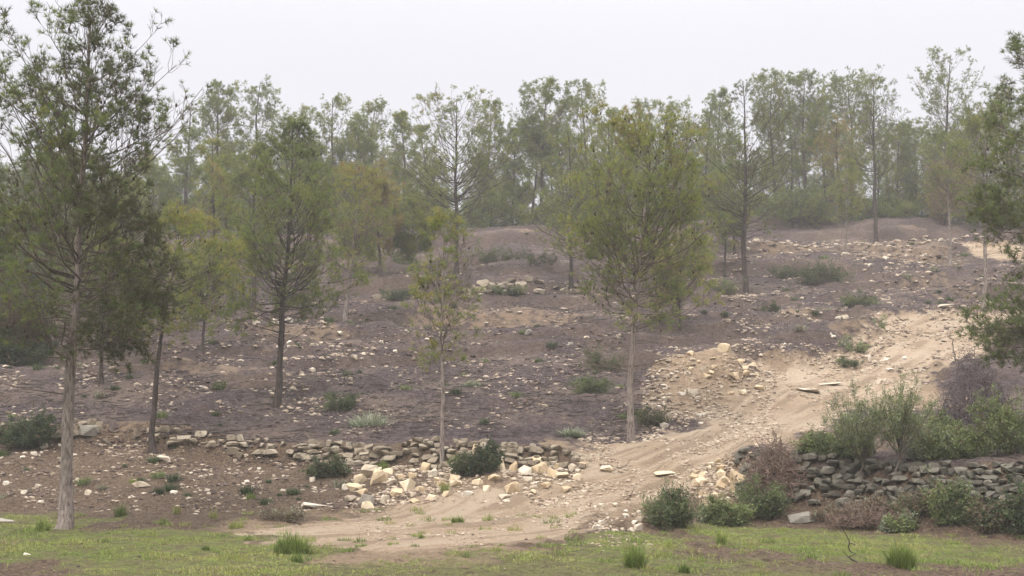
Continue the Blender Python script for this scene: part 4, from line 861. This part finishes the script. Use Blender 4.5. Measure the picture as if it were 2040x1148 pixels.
stick('pale fallen pole resting on the sand of the track spur', [(1195, 925, .03), (1235, 935, .05), (1255, 925, .08)], .018, M_BRUSH, seed=5)
stick('dark twig line fallen along the edge of the terrace', [(660, 850, .03), (720, 852, .03), (775, 855, .05)], .02, seed=6)

# fallen twigs and needle litter: one mesh
def litter_mass(n=8000):
    u = np.concatenate([rng.uniform(-60, 1320, n), rng.uniform(1300, 2060, n // 3)]); v = np.concatenate([rng.uniform(620, 870, n), rng.uniform(500, 720, n // 3)]); k = fbm(u / 60, v / 20, 15) > .46; u, v = u[k], v[k]; P = putmany(u, v); tr = masks(P[:, 0], P[:, 1])[0]; P = P[tr < .3]; n = len(P)
    a = rng.normal(0, .6, n); L = .08 + .8 * rng.random(n) ** 2; D = np.stack([np.cos(a) * L, np.sin(a) * L, rng.normal(.02, .06, n)], 1); Q = np.stack([P - D / 2, P + D / 2 + rng.normal(size=P.shape) * .03], 1); Q[..., 2] += .03
    b = Bag(); V, F = tubes(Q, (.005 + .016 * rng.random(n) ** 2)[:, None] * np.array([[1, .5]]), 4); b.add(V, F); link('twig_litter', b.build('twig_litter', [M_BARKD]), kind='stuff', label='fallen twigs and dry needles littering the slope', cat='litter')
litter_mass()
# grass of the meadow: one mesh
def grass_mass(n=230000):
    Y = 17 + 20 * rng.random(n) ** 1.1; X = rng.uniform(-.42, .42, n) * Y
    tr, so, gr, br = masks(X, Y); k = gr * (fbm(X * 1.7, Y * 1.7, 21, 3) * 2.6 - .85) > rng.uniform(.15, 1.0, n); X, Y, g = X[k], Y[k], gr[k]; Z = height(X, Y)
    hh = .03 + .09 * fbm(X * .9, Y * .9, 31) ** 2; tint = np.clip(.15 + .75 * fbm(X * .5, Y * .5, 41, 3), 0, 1)
    V, F4, F3, t = blades(np.stack([X, Y, Z - .01], 1), hh, rng, .7, .014, 0., .1); b = Bag(); tt = np.clip(tint + t - .02, 0, 1); b.add(V, F4, 0, tt); b.add(V[:0], F3 - b.n, 0, tt)
    link('grass', b.build('grass', [M_BLADE]), kind='stuff', label='short green and yellow grass covering the meadow', cat='grass')
grass_mass()

# ------------------------------------------------------------------ labels of the many stones: the nearest findable thing, the side, the order
MARKS = [(735, 825, 'the silvery bush'), (550, 780, 'the black forked trunk'), (877, 860, 'the slender pine trunk'), (1256, 820, 'the leaning slim trunk'), (120, 900, 'the thick pale trunk'), (303, 830, 'the thin dark trunk'),
         (955, 940, 'the dark evergreen bush'), (732, 990, 'the rounded grey boulder'), (1450, 737, 'the large whitish stone'), (1655, 770, 'the pale track slab'), (1335, 1020, 'the dark green shrub'), (1470, 955, 'the upright golden block'),
         (1492, 540, 'the wide-boughed pine trunk'), (1640, 545, 'the large heath bush'), (1958, 560, 'the curved bare trunk'), (1895, 500, 'the straight bare trunk'), (1705, 708, 'the grey-green bush'), (1752, 660, 'the yellow-green bush'),
         (1530, 628, 'the small dark round bush'), (688, 620, 'the pale dead-looking trunk'), (438, 776, 'the small round green bush'), (1180, 775, 'the broad low bush'), (650, 925, 'the scrubby wall bush'), (240, 1005, 'the bluish tuft'), (1688, 490, 'the thin pale young pine'),
         (55, 870, 'the dark bush by the wall'), (575, 1075, 'the wide bright clump'), (1357, 660, 'the golden-green low pine'), (1905, 710, 'the bare dead sapling'), (283, 967, 'the flat pale slab')]
ORD = ['nearest', 'second nearest', 'third nearest', 'fourth nearest', 'fifth nearest', 'sixth nearest', 'seventh nearest', 'eighth nearest', 'ninth nearest', 'tenth nearest', 'eleventh nearest', 'twelfth nearest']
buck = {}
for (o, u, v, look, where) in STONES:
    d = [((u - a) ** 2 + ((v - b) * 1.6) ** 2, i) for i, (a, b, _) in enumerate(MARKS)]; dist, i = min(d); a, b, nm = MARKS[i]
    du, dv = u - a, v - b; side = ('right of' if du > 0 else 'left of') if abs(du) > abs(dv) * 1.2 else ('above' if dv < 0 else 'below')
    fine = ('' if side in ('above', 'below') else ('higher up, ' if dv < -6 else 'lower down, ' if dv > 6 else ''))
    buck.setdefault((i, side, fine, look), []).append((dist, o, nm, where))
for (i, side, fine, look), L in buck.items():
    L.sort(key=lambda q: q[0])
    for k, (_, o, nm, where) in enumerate(L):
        o['label'] = f'{look} {fine.strip(", ")} {side} {nm}, {ORD[min(k, 11)]} of its kind'.replace('  ', ' ')
        o['group'] = f'loose stones {where}'

# ------------------------------------------------------------------ the mist on the hill
def haze():
    bm = bmesh.new(); bmesh.ops.create_cube(bm, size=1)
    for v in bm.verts: v.co = (v.co.x * 580, v.co.y * 580, -30 + (v.co.z + .5) * 72)
    me = bpy.data.meshes.new('haze'); bm.to_mesh(me); bm.free(); m = bpy.data.materials.new('haze_air'); m.use_nodes = True; nt = m.node_tree; nt.nodes.remove(nt.nodes['Principled BSDF'])
    pv = nt.nodes.new('ShaderNodeVolumePrincipled'); pv.inputs['Density'].default_value = .00095; pv.inputs['Color'].default_value = (.93, .925, .92, 1); pv.inputs['Anisotropy'].default_value = .1
    nt.links.new(pv.outputs[0], nt.nodes['Material Output'].inputs['Volume']); me.materials.append(m); link('haze', me, kind='stuff', label='thin pale mist hanging over the hillside', cat='haze')
haze()
